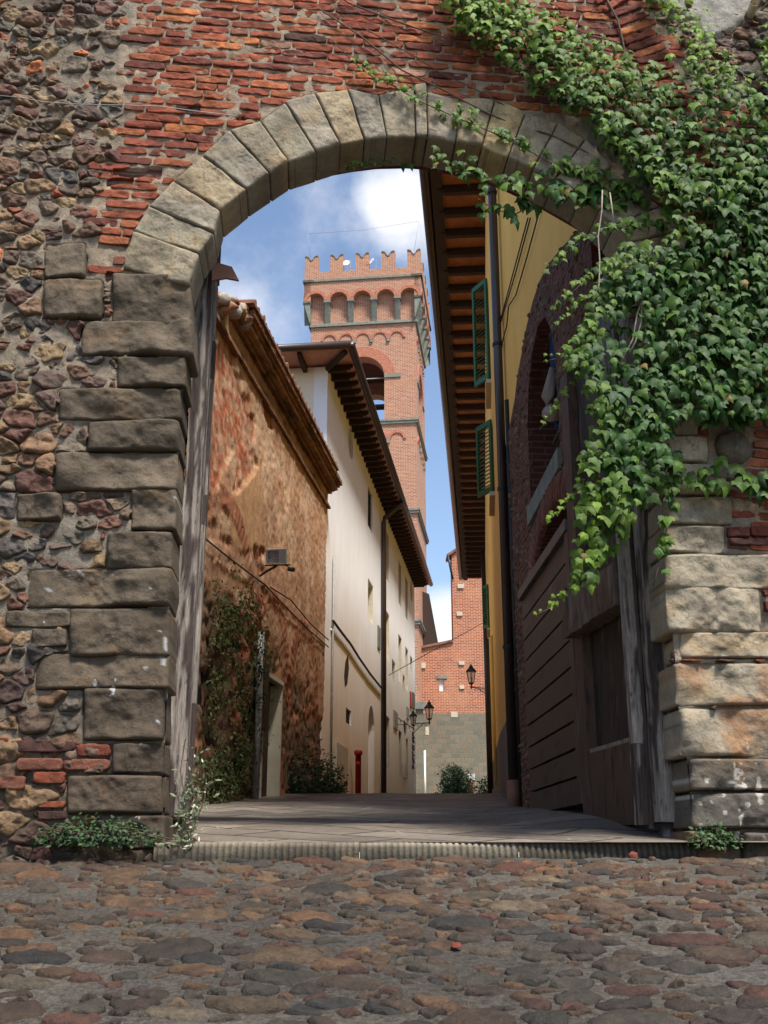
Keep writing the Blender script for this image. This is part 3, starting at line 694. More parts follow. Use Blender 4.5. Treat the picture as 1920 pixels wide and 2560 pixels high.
for (ax_, ay_, R_, w_) in ((14.0, 2.9, 1.55, .36), (16.95, 2.75, .98, .36), (19.5, 2.75, .95, .40)):
    rr = np.hypot(U_ - ax_, V_ - ay_); am = (sstep(rr, R_ - .02, R_ + .02) * (1 - sstep(rr, R_ + w_ - .05, R_ + w_))) * (V_ > ay_ - .35)
    an = np.arctan2(V_ - ay_, U_ - ax_); st = .5 + .5 * np.sign(np.sin(an * R_ * 2 * math.pi / .14)); am = am * np.clip(.8 + q3(5, 51), .2, 1)
    cc = lerp(cc, lerp(np.array([.36, .11, .05]), np.array([.25, .12, .07]), (st * .8)[:, None]), am[:, None] * .9); hgt += am * (.02 - .012 * st)
mo = sstep(q3(1.6, 61) + .35 * q3(8, 62), .12, .4) * sstep(-rel, -2.9, -1.8) * sstep(-U_, -19.2, -16.8); cc = lerp(cc, np.array([.055, .07, .025]), (mo * .7)[:, None])
inn = (U_ > DU0) & (U_ < DU1) & (V_ < DZ)
nx, ny = len(u_), len(v_); idx = np.arange(nx * ny).reshape(ny, nx); q = np.stack([idx[:-1, :-1], idx[:-1, 1:], idx[1:, 1:], idx[1:, :-1]], -1).reshape(-1, 4); q = q[~inn[q].any(1)]
a = Acc(); a.add(arr(BF)(np.stack([U_, V_, hgt], 1)), q[:, ::-1], cc); addm('wall', a, M['oldplaster'], bh)
part('wall_mass', M['oldplaster'], bh, lambda mb: mb.slab(BF, [(12.3, 0), (DU0, 0), (DU0, DZ), (DU1, DZ), (DU1, 0), (21.45, 0), (21.45, 7.2), (12.3, 7.2)], [], -6, -.09))
def plcol(c, v=.25):
    return lambda P: np.array(c)[None] * (1 + v * fbm(P * np.array([2, 2, 9]), 4, 3))[:, None] * (1 - .6 * sstep(fbm(P * np.array([3, 9, 9]), 3, 8), .15, .4))[:, None]
# cornice in steps, its near end broken
CZ = 6.86
for (z0, z1, hh, cst, uend) in ((CZ, CZ + .05, .06, 12.9, 21.5), (CZ + .05, CZ + .11, .04, 13.0, 21.5), (CZ + .11, CZ + .36, .015, 12.7, 21.46), (CZ + .36, CZ + .42, .08, 13.7, 21.55), (CZ + .42, CZ + .47, .13, 13.9, 21.6), (CZ + .47, CZ + .54, .18, 14.0, 21.66), (CZ + .54, CZ + .60, .22, 14.0, 21.7), (CZ + .60, CZ + .70, .27, 14.1, 21.74)):
    a = Acc(); roughbox(a, BF, cst + random.uniform(-.1, .1), uend, z0, z1 - .003, -.3, hh, .06, .022, plcol([(.30, .17, .09), (.36, .22, .13), (.24, .12, .06)][int(z0 * 100) % 3], .5), (1, 1, 1), z0 * 9); addm('cornice_moulding', a, M['oldplaster'], bh)
def tilefn(mb):
    u = 14.0
    while u < 21.0:
        mb.tube([BF.pt(u, CZ + .83, -1.2), BF.pt(u, CZ + .75, .30 + random.uniform(-.02, .02))], [.05, .06], 8); u += .235 + random.uniform(-.01, .01)
    BF.box(mb, 13.9, 21.1, CZ + .71, CZ + .76, -1.3, .30)
part('roof_tiles', 'terracotta', bh, tilefn)
rb = Acc()
for i in range(60):
    u = random.uniform(13.0, 14.4); c = np.array([u, CZ + .2 + (u - 13) * .38 + random.uniform(-.12, .12)]); th = np.arange(16) * 2 * np.pi / 16
    stone(rb, c, np.full(16, random.uniform(.05, .11)), np.stack([np.cos(th), np.sin(th)], 1), .12, .2, random.choice([(.40, .12, .06), (.42, .36, .30), (.30, .2, .14), (.5, .25, .15)]), arr(Frame(BF.pt(0, 0, random.uniform(-.1, .16)), BF.U, BF.N)), 5, 3, .05, 9, .3, .2, i)
addm('broken_masonry', rb, M['brick'], bh)
# doorway
part('door_reveal', 'reveal', bh, lambda mb: (BF.box(mb, DU1 - .001, DU1 + .05, .7, DZ, -.25, .012), BF.box(mb, DU0 - .05, DU0, .7, DZ, -.25, -.02), BF.box(mb, DU0 - .05, DU1 + .05, DZ, DZ + .07, -.25, .03)))
dr = part('door', 'metalgrey', bh, lambda mb: BF.box(mb, DU0 + .01, DU1 - .01, .6, DZ - .01, -.28, -.22)); part('door_post', 'rafter', dr, lambda mb: BF.box(mb, DU0 + .55, DU0 + .78, .6, DZ - .02, -.219, -.13))
part('hanging_board', 'rafter', bh, lambda mb: BF.box(mb, 16.0, 16.5, 1.75, 2.75, .02, .08))
p = hit(BF, 627, 1985)[0]; tubepart('grey_pipe', 'metalgrey', bh, [BF.pt(p, gz(p) - .05, .07), BF.pt(p, 3.15, .07)], .05)
for l in ([(505, 1348), (560, 1392), (640, 1452), (655, 1462)], [(655, 1462), (700, 1510), (760, 1570), (815, 1618)], [(668, 1468), (720, 1500), (770, 1560), (815, 1600)]):
    tubepart('wall_cable', 'cable', bh, [BF.pt(*hit(BF, *p), .05) for p in l], .012, 6)
# floodlight
fc = BF.pt(*hit(BF, 650, 1440), 0)
fl = empty('floodlight', fc, 'square grey floodlight on a bracket high on the peeling brown wall', 'floodlight')
cf = Frame(fc + Vector((.28, -.35, .22)), (1, -.1, 0), (-.1, -1, -.35), (0.0, -.33, 1)); cf.V = cf.N.cross(cf.U); 
part('housing', 'metalgrey', fl, lambda mb: (cf.box(mb, -.15, .15, -.11, -.09, -.06, .06), cf.box(mb, -.15, .15, .09, .11, -.06, .06), cf.box(mb, -.15, -.12, -.09, .09, -.06, .06), cf.box(mb, .05, .15, -.09, .09, -.06, .06), cf.box(mb, -.12, .05, -.09, .09, -.06, -.03)))
part('glass', 'glass', fl, lambda mb: cf.box(mb, -.119, .049, -.089, .089, .03, .036)); part('lamp_tube', 'white', fl, lambda mb: mb.tube([cf.pt(-.10, -.03, 0), cf.pt(.03, -.03, 0)], .012))
part('bracket', 'metalblack', fl, lambda mb: (mb.tube([fc + Vector((0, 0, 0)), fc + Vector((.12, -.15, .04)), fc + Vector((.28, -.33, .07))], .018), cf.box(mb, -.18, .2, -.145, -.125, -.02, .02)))
part('sensor', 'metalblack', fl, lambda mb: mb.tube([cf.pt(.17, -.2, 0), cf.pt(.27, -.21, .02)], [.03, .035], 10)); tubepart('arm', 'metalblack', fl, [cf.pt(.10, -.13, 0), cf.pt(.17, -.16, 0), cf.pt(.2, -.2, 0)], .008, 6)

# ------------------------------------------------------------------ white house on the left
def mat_white():
    m, nt, N, L, P = newmat('white_street_plaster'); g = N.new('ShaderNodeTexCoord').outputs['Object']; uv = N.new('ShaderNodeUVMap').outputs[0]
    sp_ = N.new('ShaderNodeSeparateXYZ'); L.new(uv, sp_.inputs[0])
    n = _noise(N, L, g, .5, 5, .55, (1, 1, .5)); n2 = _noise(N, L, g, 2.2, 6, .6, (1, 1, .3)); n3 = _noise(N, L, g, 14, 5, .6)
    def mt(op, a_, b_):
        k = N.new('ShaderNodeMath'); k.operation = op
        for i, z_ in enumerate((a_, b_)):
            if isinstance(z_, (int, float)): k.inputs[i].default_value = z_
            else: L.new(z_, k.inputs[i])
        return k.outputs[0]
    # warm bounce light painted peach low and near, white above and past the drainpipe
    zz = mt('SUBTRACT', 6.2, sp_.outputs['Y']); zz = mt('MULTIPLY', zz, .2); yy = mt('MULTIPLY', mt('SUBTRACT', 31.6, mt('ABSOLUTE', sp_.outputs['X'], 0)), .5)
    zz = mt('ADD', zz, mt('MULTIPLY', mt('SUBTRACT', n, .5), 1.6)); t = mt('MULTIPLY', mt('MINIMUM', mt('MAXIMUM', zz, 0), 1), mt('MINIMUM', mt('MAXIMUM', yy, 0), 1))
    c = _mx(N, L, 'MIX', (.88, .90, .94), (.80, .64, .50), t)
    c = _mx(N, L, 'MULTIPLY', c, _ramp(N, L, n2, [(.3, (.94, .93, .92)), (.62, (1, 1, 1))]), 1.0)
    L.new(c, P.inputs['Base Color']); P.inputs['Roughness'].default_value = .92; P.inputs['Specular IOR Level'].default_value = .15
    L.new(_bump(N, L, n3, .25, .01, _bump(N, L, n2, .5, .04)), P.inputs['Normal']); return m
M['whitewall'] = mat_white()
wh = empty('white_house', HF.pt(30, 0), 'tall white plastered house with deep recessed windows and a long rafter eave above', 'house')
HU0, HU1, HZ = 21.66, 42.0, 10.15
def hrect(x0, x1, yt, yb):
    u0, zt = hit(HF, x0, yt); u1 = hit(HF, x1, yt)[0]; zb = hit(HF, x0, yb)[1]; return (u0, max(u1, u0 + .5), zb, zt)
wins = [('grille', 920, 931, 1214, 1312), ('blind', 963, 972, 1319, 1440), ('blind', 996, 1003, 1399, 1505), ('blind', 1013, 1019, 1440, 1540), ('blind', 920, 933, 1444, 1545),
        ('blind', 963, 973, 1521, 1640), ('blind', 996, 1004, 1583, 1700), ('blind', 1013.5, 1020, 1615, 1720), ('dark', 1025.5, 1031, 1637, 1680), ('dark', 980, 988, 1646, 1705), ('dark', 1007, 1012, 1685, 1733),
        ('sash', 963, 974, 1785, 1915), ('sash', 997, 1004, 1824, 1940), ('sash', 1015, 1020, 1844, 1950), ('small', 865, 878, 1768, 1806)]
holes = []; wrs = []
for k, x0, x1, yt, yb in wins:
    u0, u1, z0, z1 = hrect(x0, x1, yt, yb)
    if k in ('blind', 'sash', 'grille', 'dark'): u1 = min(u1, u0 + 1.1)
    holes.append(rect(u0, u1, z0, z1)[:]); wrs.append((k, u0, u1, z0, z1))
for (xc, yc, r_) in ((877, 1109, .42), (1028.5, 1478, .45)):
    u, z_ = hit(HF, xc, yc); holes.append([(u + r_ * math.cos(2 * math.pi * i / 20), z_ + r_ * .95 * math.sin(2 * math.pi * i / 20)) for i in range(20)]); wrs.append(('round', u - r_ - .03, u + r_ + .03, z_ - r_ - .03, z_ + r_ + .03))
u0, zt = hit(HF, 921, 1757); u1 = hit(HF, 936, 1757)[0]; dz0 = float(gz(u0)) - .2; holes.append(archp(u0, u1, dz0, zt - (u1 - u0) / 2)); ad = (u0, u1, dz0, zt)
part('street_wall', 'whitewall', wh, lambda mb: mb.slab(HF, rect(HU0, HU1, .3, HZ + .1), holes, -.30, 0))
HL = Frame(HF.pt(HU0, 0, 0), -HF.N, -HF.U)     # end wall facing the camera
part('end_wall', 'cream', wh, lambda mb: mb.slab(HL, rect(.02, 7, 0, HZ + .1), [], -.3, -.002))
part('far_end_wall', 'cream', wh, lambda mb: mb.slab(Frame(HF.pt(HU1, 0, 0), -HF.N, HF.U), rect(.02, 7, 0, HZ + .1), [], -.3, -.002))
for (k, u0, u1, z0, z1) in wrs:
    if k == 'round': part('round_window', 'rafter', wh, lambda mb: HF.box(mb, u0, u1, z0, z1, -.34, -.302)); continue
    w_ = part('window', 'whitewall' if k == 'blind' else ('blackhole' if k in ('grille', 'small') else 'rafter'), wh, lambda mb: HF.box(mb, u0 - .03, u1 + .03, z0 - .03, z1 + .03, -.36, -.302))
    if k in ('sash', 'dark', 'blind'):
        part('reveal', 'reveal', w_, lambda mb: (HF.box(mb, u1 - .012, u1 - .001, z0, z1 - .002, -.30, -.004), HF.box(mb, u0 + .001, u0 + .012, z0, z1 - .002, -.30, -.004), HF.box(mb, u0 + .012, u1 - .012, z1 - .02, z1 - .002, -.30, -.004)))
    if k == 'sash': part('frame', 'reveal', w_, lambda mb: (HF.box(mb, u0 + .01, u1 - .01, z0 + (z1 - z0) * .36, z0 + (z1 - z0) * .40, -.30, -.16), HF.box(mb, u0 + .01, u1 - .01, z0 + .0, z0 + .12, -.30, -.08), HF.box(mb, (u0 + u1) / 2 - .04, (u0 + u1) / 2 + .04, z0 + .12, z1 - .03, -.301, -.24)))
    if k in ('grille', 'small'):
        def gr_(mb):
            for i in range(5): mb.tube([HF.pt(u0 + (u1 - u0) * (i + .5) / 5, z0, -.05), HF.pt(u0 + (u1 - u0) * (i + .5) / 5, z1, -.05)], .015, 6)
            for i in range(7): mb.tube([HF.pt(u0, z0 + (z1 - z0) * (i + .5) / 7, -.05), HF.pt(u1, z0 + (z1 - z0) * (i + .5) / 7, -.05)], .015, 6)
        part('grille', 'metalblack', w_, gr_)
part('arched_door', 'reveal', wh, lambda mb: HF.box(mb, ad[0] - .05, ad[1] + .05, ad[2], ad[3] + .05, -.36, -.302))
EO = .60; RZ = HZ - .02
part('eave_soffit', 'soffit2', wh, lambda mb: (mb.slab(Frame(HF.pt(0, HZ + .16, 0), HF.U, (0, 0, 1), HF.N), [(HU0 - .8, EO), (HU1 + .4, EO), (HU1 + .4, -.3), (HU0 + .3, -.3), (HU0 + .3, -7), (HU0 - .8, -7)], [], 0, .04)))
def rafter(fr, u, d0, d1, z, w=.09, h=.15, tip=.06):
    def fn(mb):
        fr.box(mb, u - w / 2, u + w / 2, z, z + h, d0, d1 - .14); fr.box(mb, u - w / 2, u + w / 2, z + .05, z + h, d1 - .14, d1 - .05); fr.box(mb, u - w / 2, u + w / 2, z + .09, z + h, d1 - .05, d1)
    return fn
def copies(src, name, parent, offs):
    for o in offs:
        c = src.copy(); COL.objects.link(c); c.parent = parent; c.location = src.location + Vector(o)
ro = part('rafter', 'rafter', wh, rafter(HF, HU0 + .05, -.02, EO - .05, RZ)); copies(ro, 'rafter', wh, [HF.U * (.44 * i) for i in range(1, 47)])
ro = part('rafter', 'rafter', wh, rafter(HL, .5, -.02, .74, RZ)); copies(ro, 'rafter', wh, [HL.U * (.62 * i) for i in range(1, 7)])
part('corner_rafter', 'rafter', wh, lambda mb: mb.tube([HF.pt(HU0, RZ + .07, 0), HF.pt(HU0 - .7, RZ + .1, EO - .1)], .07, 6))
gp = [HF.pt(HU1 + .4, HZ + .18, EO + .05), HF.pt(HU0 - .86, HZ + .18, EO + .05), HF.pt(HU0 - .86, HZ + .18, -7)]
tubepart('gutter', 'metalbrown', wh, gp[:2], .085, 12); tubepart('gutter', 'metalbrown', wh, gp[1:], .085, 12)
part('roof', 'terracotta', wh, lambda mb: mb.poly([HF.pt(HU0 - .8, HZ + .22, EO), HF.pt(HU1 + .4, HZ + .22, EO), HF.pt(HU1 - 3, HZ + 1.7, -4), HF.pt(HU0 + 3, HZ + 1.7, -4)]) or mb.poly([HF.pt(HU0 - .8, HZ + .22, EO), HF.pt(HU0 + 3, HZ + 1.7, -4), HF.pt(HU0 + 3, HZ + 1.7, -7), HF.pt(HU0 - .8, HZ + .22, -7)]))
pu = hit(HF, 952, 1600)[0]
tubepart('downpipe', 'metalbrown', wh, [HF.pt(pu + .2, HZ + .12, EO + .02), HF.pt(pu + .1, HZ - .1, EO - .1), HF.pt(pu, HZ - .45, .12), HF.pt(pu, HZ - .6, .09), HF.pt(pu, 1.2, .09)], .075, 10)
pu = hit(HF, 829, 1500)[0]
tubepart('conduit', 'metalgrey', wh, [HF.pt(pu, 6.2, .04), HF.pt(pu, 1.0, .04)], .022); 
tubepart('wall_cable', 'cable', wh, [HF.pt(*hit(HF, *p), .06) for p in [(826, 1552), (845, 1578), (870, 1610), (892, 1645), (920, 1685), (950, 1722)]], .03, 6)
tubepart('pale_scar', 'white', wh, [HF.pt(*hit(HF, *p), .008) for p in [(826, 1574), (845, 1598), (870, 1630), (892, 1665), (920, 1705), (948, 1738)]], .03, 6)
part('service_box', 'reveal', wh, lambda mb: HF.box(mb, *[hit(HF, x, 1900)[0] for x in (834, 862)], hit(HF, 834, 1966)[1], hit(HF, 834, 1855)[1], .002, .07))
part('stone_patch', 'serena', wh, lambda mb: HF.box(mb, *[hit(HF, x, 1600)[0] for x in (943, 949)], hit(HF, 943, 1618)[1], hit(HF, 943, 1562)[1], .002, .03))
part('stain_patch', 'rafter', wh, lambda mb: mb.slab(HF, [hit(HF, *p) for p in [(863, 1655), (870, 1635), (872, 1670), (868, 1710), (862, 1718), (860, 1690)]], [], .0, .004))
def plaque(name, x0, x1, yt, yb, mat, label, cat, h=.04, **k):
    u0, zt = hit(HF, x0, yt); zb = hit(HF, x0, yb)[1]; u1 = hit(HF, x1, yt)[0]; o = part(name, mat, None, lambda mb: HF.box(mb, u0, u1, zb, zt, .003, h)); setp(o, label=label, category=cat, **k); return o
plaque('wall_plaque', 983, 992, 1774, 1818, 'metalgrey', 'square brown-grey plaque on the white wall just beyond the long drainpipe', 'plaque')
plaque('wall_plaque', 1015.5, 1020.5, 1766, 1795, 'metalgrey', 'narrower grey plaque on the white wall, above the bracket arm near its far end', 'plaque')
plaque('wall_sign', 1024, 1029, 1728, 1765, 'red', 'thin dark red hanging sign high near the far corner of the white house', 'sign')
plaque('wall_sign', 1030.5, 1035, 1730, 1768, 'green', 'dark green upright sign beside the red one at the far corner of the white house', 'sign')
plaque('paper_notice', 1008.5, 1014, 1906, 1944, 'paper', 'pale blue printed notice hanging low between two windows of the white house', 'notice')
so = part('wall_ornament', 'metalblack', None, lambda mb: mb.slab(HF, [hit(HF, *p) for p in [(1010, 1800), (1012.5, 1812), (1015, 1818), (1013.5, 1824), (1012, 1834), (1010.3, 1826), (1008.2, 1812)]], [], .003, .03)); setp(so, label='black diamond-shaped iron ornament on the white wall between lamp arm and notice', category='ornament')
def squig(mb):
    random.seed(11); y = 1826
    while y < 1920:
        pts = [HF.pt(*hit(HF, 1029.5 + random.uniform(0, 5.0), y + random.uniform(0, 9)), .02) for _ in range(4)]; mb.tube(pts, .030, 5); y += 5.2 if (y < 1850 or y > 1857) else 9
so = part('painted_script_sign', 'metalblack', None, squig); setp(so, label='black wrought script lettering running down the far corner of the white house', category='sign')
# red standpipe
c_ = HF.pt(hit(HF, 876, 1950)[0], 0, .18); g0 = float(gz(c_.y)) - .3; rp = empty('standpipe', (c_.x, c_.y, g0), 'red metal standpipe standing at the foot of the cream wall', 'hydrant')
part('pipe', 'red', rp, lambda mb: mb.lathe((c_.x, c_.y, g0), [(.07, 0), (.07, 1.2), (.10, 1.22), (.10, 1.3), (.07, 1.32), (.07, hit(HF, 876, 1900)[1] - g0), (.05, hit(HF, 876, 1896)[1] - g0)], 12), True)
part('valve', 'red', rp, lambda mb: mb.tube([c_ + Vector((0, -.14, g0 + 1.0)), c_ + Vector((0, .14, g0 + 1.0))], .05, 8), True)

# ------------------------------------------------------------------ yellow house on the right
yh = empty('yellow_house', YF.pt(20, 0), 'ochre yellow plastered house on the right under a deep terracotta and rafter eave', 'house')
YZ = 11.0; YO = .95; YU0, YU1 = 12.85, 44.2
part('street_wall', 'yellow', yh, lambda mb: mb.slab(YF, rect(YU0, YU1, 0, YZ + .1), [], -4, 0))
dzp = [(u, float(gz(u / 1.0041)) + .98) for u in np.linspace(YU0, YU1, 24)]
part('dado', 'dado', yh, lambda mb: mb.slab(YF, [(YU0, .1), (YU1, .1)] + dzp[::-1], [], .001, .02))
ybp = [hit(DF, *p) for p in [(1450, 573), (1405, 622), (1372, 663), (1352, 705), (1336, 752), (1322, 808), (1312, 861), (1299, 930), (1290, 1000), (1273, 1108)]]
ybp = [(7.22, ybp[1][1] - .12)] + [p for p in ybp if p[0] > 7.3]; ybp[-1] = (12.15, ybp[-1][1])
part('near_wall', 'yellow', yh, lambda mb: mb.slab(DF, [(7.22, 11)] + ybp + [(12.15, 0), (12.9, 0), (12.9, 11)], [], -.6, .0))
part('soffit', 'soffit', yh, lambda mb: mb.slab(Frame(YF.pt(0, YZ + .18, 0), YF.U, (0, 0, 1), YF.N), rect(YU0 - 4, YU1 + .3, -.2, YO), [], 0, .05))
ro = part('rafter', 'rafter', yh, rafter(YF, 12.0, -.02, YO - .08, YZ + .02, .11, .15)); copies(ro, 'rafter', yh, [YF.U * (.69 * i) for i in range(1, 47)])
part('eave_board', 'rafter', yh, lambda mb: YF.box(mb, YU0 - 4, YU1 + .3, YZ + .10, YZ + .175, YO - .2, YO - .01))
tubepart('gutter', 'metalbrown', yh, [YF.pt(YU0 - 4, YZ + .2, YO + .09), YF.pt(YU1 + .3, YZ + .2, YO + .09)], .095, 12)
part('roof', 'terracotta', yh, lambda mb: mb.slab(Frame(YF.pt(0, YZ + .26, YO), YF.U, (0, 0, 1), tuple(-YF.N * .95 + Vector((0, 0, .3)))), rect(YU0 - 4, YU1 + .3, 0, 5), [], 0, .06))
p_ = Vector((1.515, 12.0, 0))
tubepart('downpipe', 'metalbrown', yh, [(p_.x - .10, p_.y, YZ + .1), (p_.x - .10, p_.y, .75)], .055, 12)
tubepart('downpipe_foot', 'terracotta', yh, [(p_.x - .10, p_.y, .75), (p_.x - .10, p_.y, .35)], .075, 12)
tubepart('conduit', 'metalblack', yh, [(p_.x - .03, p_.y - .16, 5.2), (p_.x - .03, p_.y - .16, .4)], .03, 10)
for z_ in (2.2, 4.1, 6.0, 8.2): part('pipe_bracket', 'metalblack', yh, lambda mb: mb.lathe((p_.x - .10, p_.y, z_), [(.066, 0), (.066, .04)], 12))
for l in ([(1327, 545), (1290, 680), (1253, 815)], [(1333, 545), (1296, 680), (1256, 812)], [(1358, 520), (1325, 640), (1296, 738), (1278, 765), (1273, 815), (1252, 890)]):
    tubepart('wall_cable', 'cable', yh, [DF.pt(*(lambda q: (min(q[0], 12.8), q[1]))(hit(DF, *p)), .03) for p in l], .008, 6)
for x0, yt, yb in ((1238, 1500, 1960), (1227, 1440, 1930)):
    u = hit(YF, x0, 1700)[0]; tubepart('wall_pipe', 'yellow' if x0 > 1230 else 'cable', yh, [YF.pt(u, hit(YF, x0, yt)[1], .05), YF.pt(u, float(gz(u)) + .2, .05)], .03)
def shutter(u, z0, z1, w, lab=None):
    o = YF.pt(u, z0, .03); sf = Frame(o, YF.N * .55 + YF.U * .85, (YF.U * .55 - YF.N * .85)); hgt_ = z1 - z0
    s_ = part('shutter', 'green', yh, lambda mb: (sf.box(mb, 0, .05, 0, hgt_, -.02, .02), sf.box(mb, w - .05, w, 0, hgt_, -.02, .02), sf.box(mb, .05, w - .05, 0, .09, -.02, .02), sf.box(mb, .05, w - .05, hgt_ - .09, hgt_, -.02, .02)))
    def lv(mb):
        n = int((hgt_ - .18) / .065)
        for i in range(n):
            z_ = .09 + (i + .5) * (hgt_ - .18) / n; mb.box(sf.pt(w / 2, z_, 0), (w - .1, .012, .05), [sf.U, (sf.V * .7 - sf.N * .7).normalized(), (sf.V * .7 + sf.N * .7).normalized()])
    part('louvres', 'green', s_, lv)
    part('window', 'blackhole', yh, lambda mb: YF.box(mb, u + .08, u + 1.0, z0, z1, -.06, .006)); part('window_sill', 'reveal', yh, lambda mb: YF.box(mb, u - .02, u + 1.1, z0 - .09, z0 - .02, 0, .09))
shutter(16.45, 5.6, 6.85, .44); shutter(16.45, 7.6, 9.5, .44); shutter(31.0, 6.3, 7.6, .30)

# ------------------------------------------------------------------ dark rough stone house inside the gate, right
sh = empty('rough_stone_house', DF.pt(9, 0), 'dark unplastered stone and brick front with arched openings, behind the open gate leaf', 'house')
w1 = [(8.80, 3.40), (10.45, 3.40), (10.45, 4.3), (10.3, 4.65), (10.0, 4.92), (9.6, 5.02), (9.2, 4.92), (8.95, 4.65), (8.80, 4.3)]
w2 = archp(8.1, 10.5, .1, 2.35, 12, .5)
top = ybp + [(12.14, 0), (7.22, 0)]
part('wall_core', 'darkbrick', sh, lambda mb: mb.slab(DF, [(p[0], min(p[1], 5.5) - .01) for p in top], [w1, w2], -.45, .02))
part('recess_back', 'darkbrick', sh, lambda mb: (DF.box(mb, 8.6, 10.7, 3.2, 5.15, -.62, -.452), DF.box(mb, 7.9, 10.8, 0, 3.1, -.62, -.452)))
part('window_void', 'blackhole', sh, lambda mb: DF.box(mb, 8.85, 9.75, 3.4, 4.95, -.451, -.43))
part('window_sill', 'serena', sh, lambda mb: DF.box(mb, 8.75, 10.5, 3.20, 3.39, -.44, .06))
def rail(mb):
    mb.tube([DF.pt(8.82, 3.84, -.12), DF.pt(9.8, 3.84, -.12)], .018, 6); mb.tube([DF.pt(8.82, 3.46, -.12), DF.pt(9.8, 3.46, -.12)], .012, 6)
    for i in range(12): mb.tube([DF.pt(8.85 + i * .083, 3.46, -.12), DF.pt(8.85 + i * .083, 3.84, -.12)], .007, 5)
part('railing', 'metalblack', sh, rail)
def drape(mb):
    for i in range(14):
        for j in range(10):
            def f(a, b): return DF.pt(9.05 + .42 * a + .04 * math.sin(b * 5), 4.85 - 1.0 * b, -.10 + .05 * math.sin(a * 17 + b * 3))
            mb.poly([f(i / 14, j / 10), f((i + 1) / 14, j / 10), f((i + 1) / 14, (j + 1) / 10), f(i / 14, (j + 1) / 10)])
o = part('hanging_cloth', 'cloth', None, drape, True); setp(o, label='dark blue cloth hanging in the arched upper window of the dark stone house', category='cloth')
o = part('hanging_blanket', 'beigecloth', None, lambda mb: mb.tube([DF.pt(9.25, 4.4, -.05), DF.pt(9.38, 4.15, -.02), DF.pt(9.30, 3.95, -.01), DF.pt(9.1, 3.86, -.02), DF.pt(8.95, 3.95, -.03)], [.04, .08, .09, .07, .03], 10), True); setp(o, label='beige rolled blanket draped over the railing beneath the blue cloth', category='blanket')
da = Acc(); T_ = np.array(top); W1, W2 = np.array(w1), np.array(w2)
dsp = sites(7.1, 12.2, 0, 5.6, lambda x, y: .062 * random.choice([.6, .8, 1, 1.2]), 40000, 1.6)
dex = lambda P: inpoly(P, W1) | inpoly(P, W2) | ~inpoly(P, T_)
DC = [(.15, .088, .046), (.18, .115, .062), (.12, .072, .040), (.16, .078, .038), (.20, .145, .085), (.14, .100, .060)]
cells(da, dsp, .003, 16, 7, lambda s_: .018 + .10 * s_, .02, DC, arr(DF), 6, 3.5, .035, 11, .22, dex, lambda p: not dex(p[None])[0], 1, 1.6, .1)
for i in range(30):
    an = math.pi * (i + .5) / 30; c = np.array([9.3 + 1.33 * math.cos(an), 2.35 + .74 * math.sin(an)]); pl = np.array([(-.04, -.14), (.04, -.14), (.04, .14), (-.04, .14)]); ca_, sa_ = math.cos(an - math.pi / 2), math.sin(an - math.pi / 2)
    pl = pl @ np.array([[ca_, sa_], [-sa_, ca_]]) + c; c2, n, d = halfplanes(pl); r, u = radial(n, d, 20, 12); stone(da, c, r, u, .075, .02, np.array([.22, .08, .05]) * random.uniform(.8, 1.2), arr(DF), 5, 9, .008, 14, .06, .2, i)
addm('rubble_facing', da, M['rubble'], sh)

# ------------------------------------------------------------------ gate leaves
G2 = Frame((1.60, 6.62, 0), (-.132, 1, 0), (-1, -.132, 0)); G1 = Frame((1.44, 7.86, 0), (-.029, 1, 0), (-1, -.029, 0))
gt = empty('open_gate_leaf', (1.6, 6.62, .15), 'tall dark brown wooden gate leaf swung open against the right pillar, lower panel framed', 'gate')
dk = lambda c, g=.04: (lambda P: oldwood(P, 3, g, c, (.15, .12, .10)))
def rb_(name, fr, u0, u1, v0, v1, h0, h1, colf, mat, parent, step=.03, amp=.004, st=(1, 3, 1), seed=0):
    a = Acc(); roughbox(a, fr, u0, u1, v0, v1, h0, h1, step, amp, colf, st, seed); return addm(name, a, M[mat], parent)
br = (.085, .048, .032)
rb_('panel', G2, .10, 1.12, .5, 3.75, -.06, -.035, dk((.040, .025, .018), .14), 'darkwood', gt, .03, .006)
rb_('stile', G2, 1.02, 1.2, .16, 3.6, -.06, .035, dk(br), 'darkwood', gt); rb_('stile', G2, .0, .17, .16, 3.9, -.06, .035, dk(br), 'darkwood', gt)
rb_('bottom_board', G2, .17, 1.019, .16, .66, -.05, .030, dk(br, .03), 'darkwood', gt)
a = Acc(); roughbox(a, Frame(G2.O, G2.U, G2.N, (0, 0, 1)), .02, 1.16, 1.50, 1.78, -.012, .13, .03, .018, dk((.105, .068, .046), .25), (1, 1, 1), 4); addm('cross_beam', a, M['darkwood'], gt)
rb_('bevel', G2, .17, 1.019, .662, .69, -.034, .022, dk((.26, .19, .15), .3), 'darkwood', gt)
PF = Frame((1.59, 6.50, 0), (CP, SP, 0), (SP, -CP, 0))
gw_ = lambda g, s=0: (lambda P: oldwood(P, s, g))
rb_('edge_strip', PF, -.095, -.03, .62, 1.98, -.08, .0, gw_(.75, 2), 'wood', gt, .012, .006, (1, 2, 1)); rb_('edge_strip', PF, -.10, -.028, .15, .617, -.08, .0, gw_(.35, 5), 'wood', gt, .012, .008, (1, 2, 1)); rb_('edge_strip', PF, -.105, -.04, 2.1, 3.3, -.08, -.01, gw_(.7, 8), 'wood', gt, .012, .006, (1, 2, 1))
rb_('hinge_strip', PF, -.026, .002, .13, 3.6, -.08, -.03, dk((.10, .05, .04), .05), 'darkwood', gt)
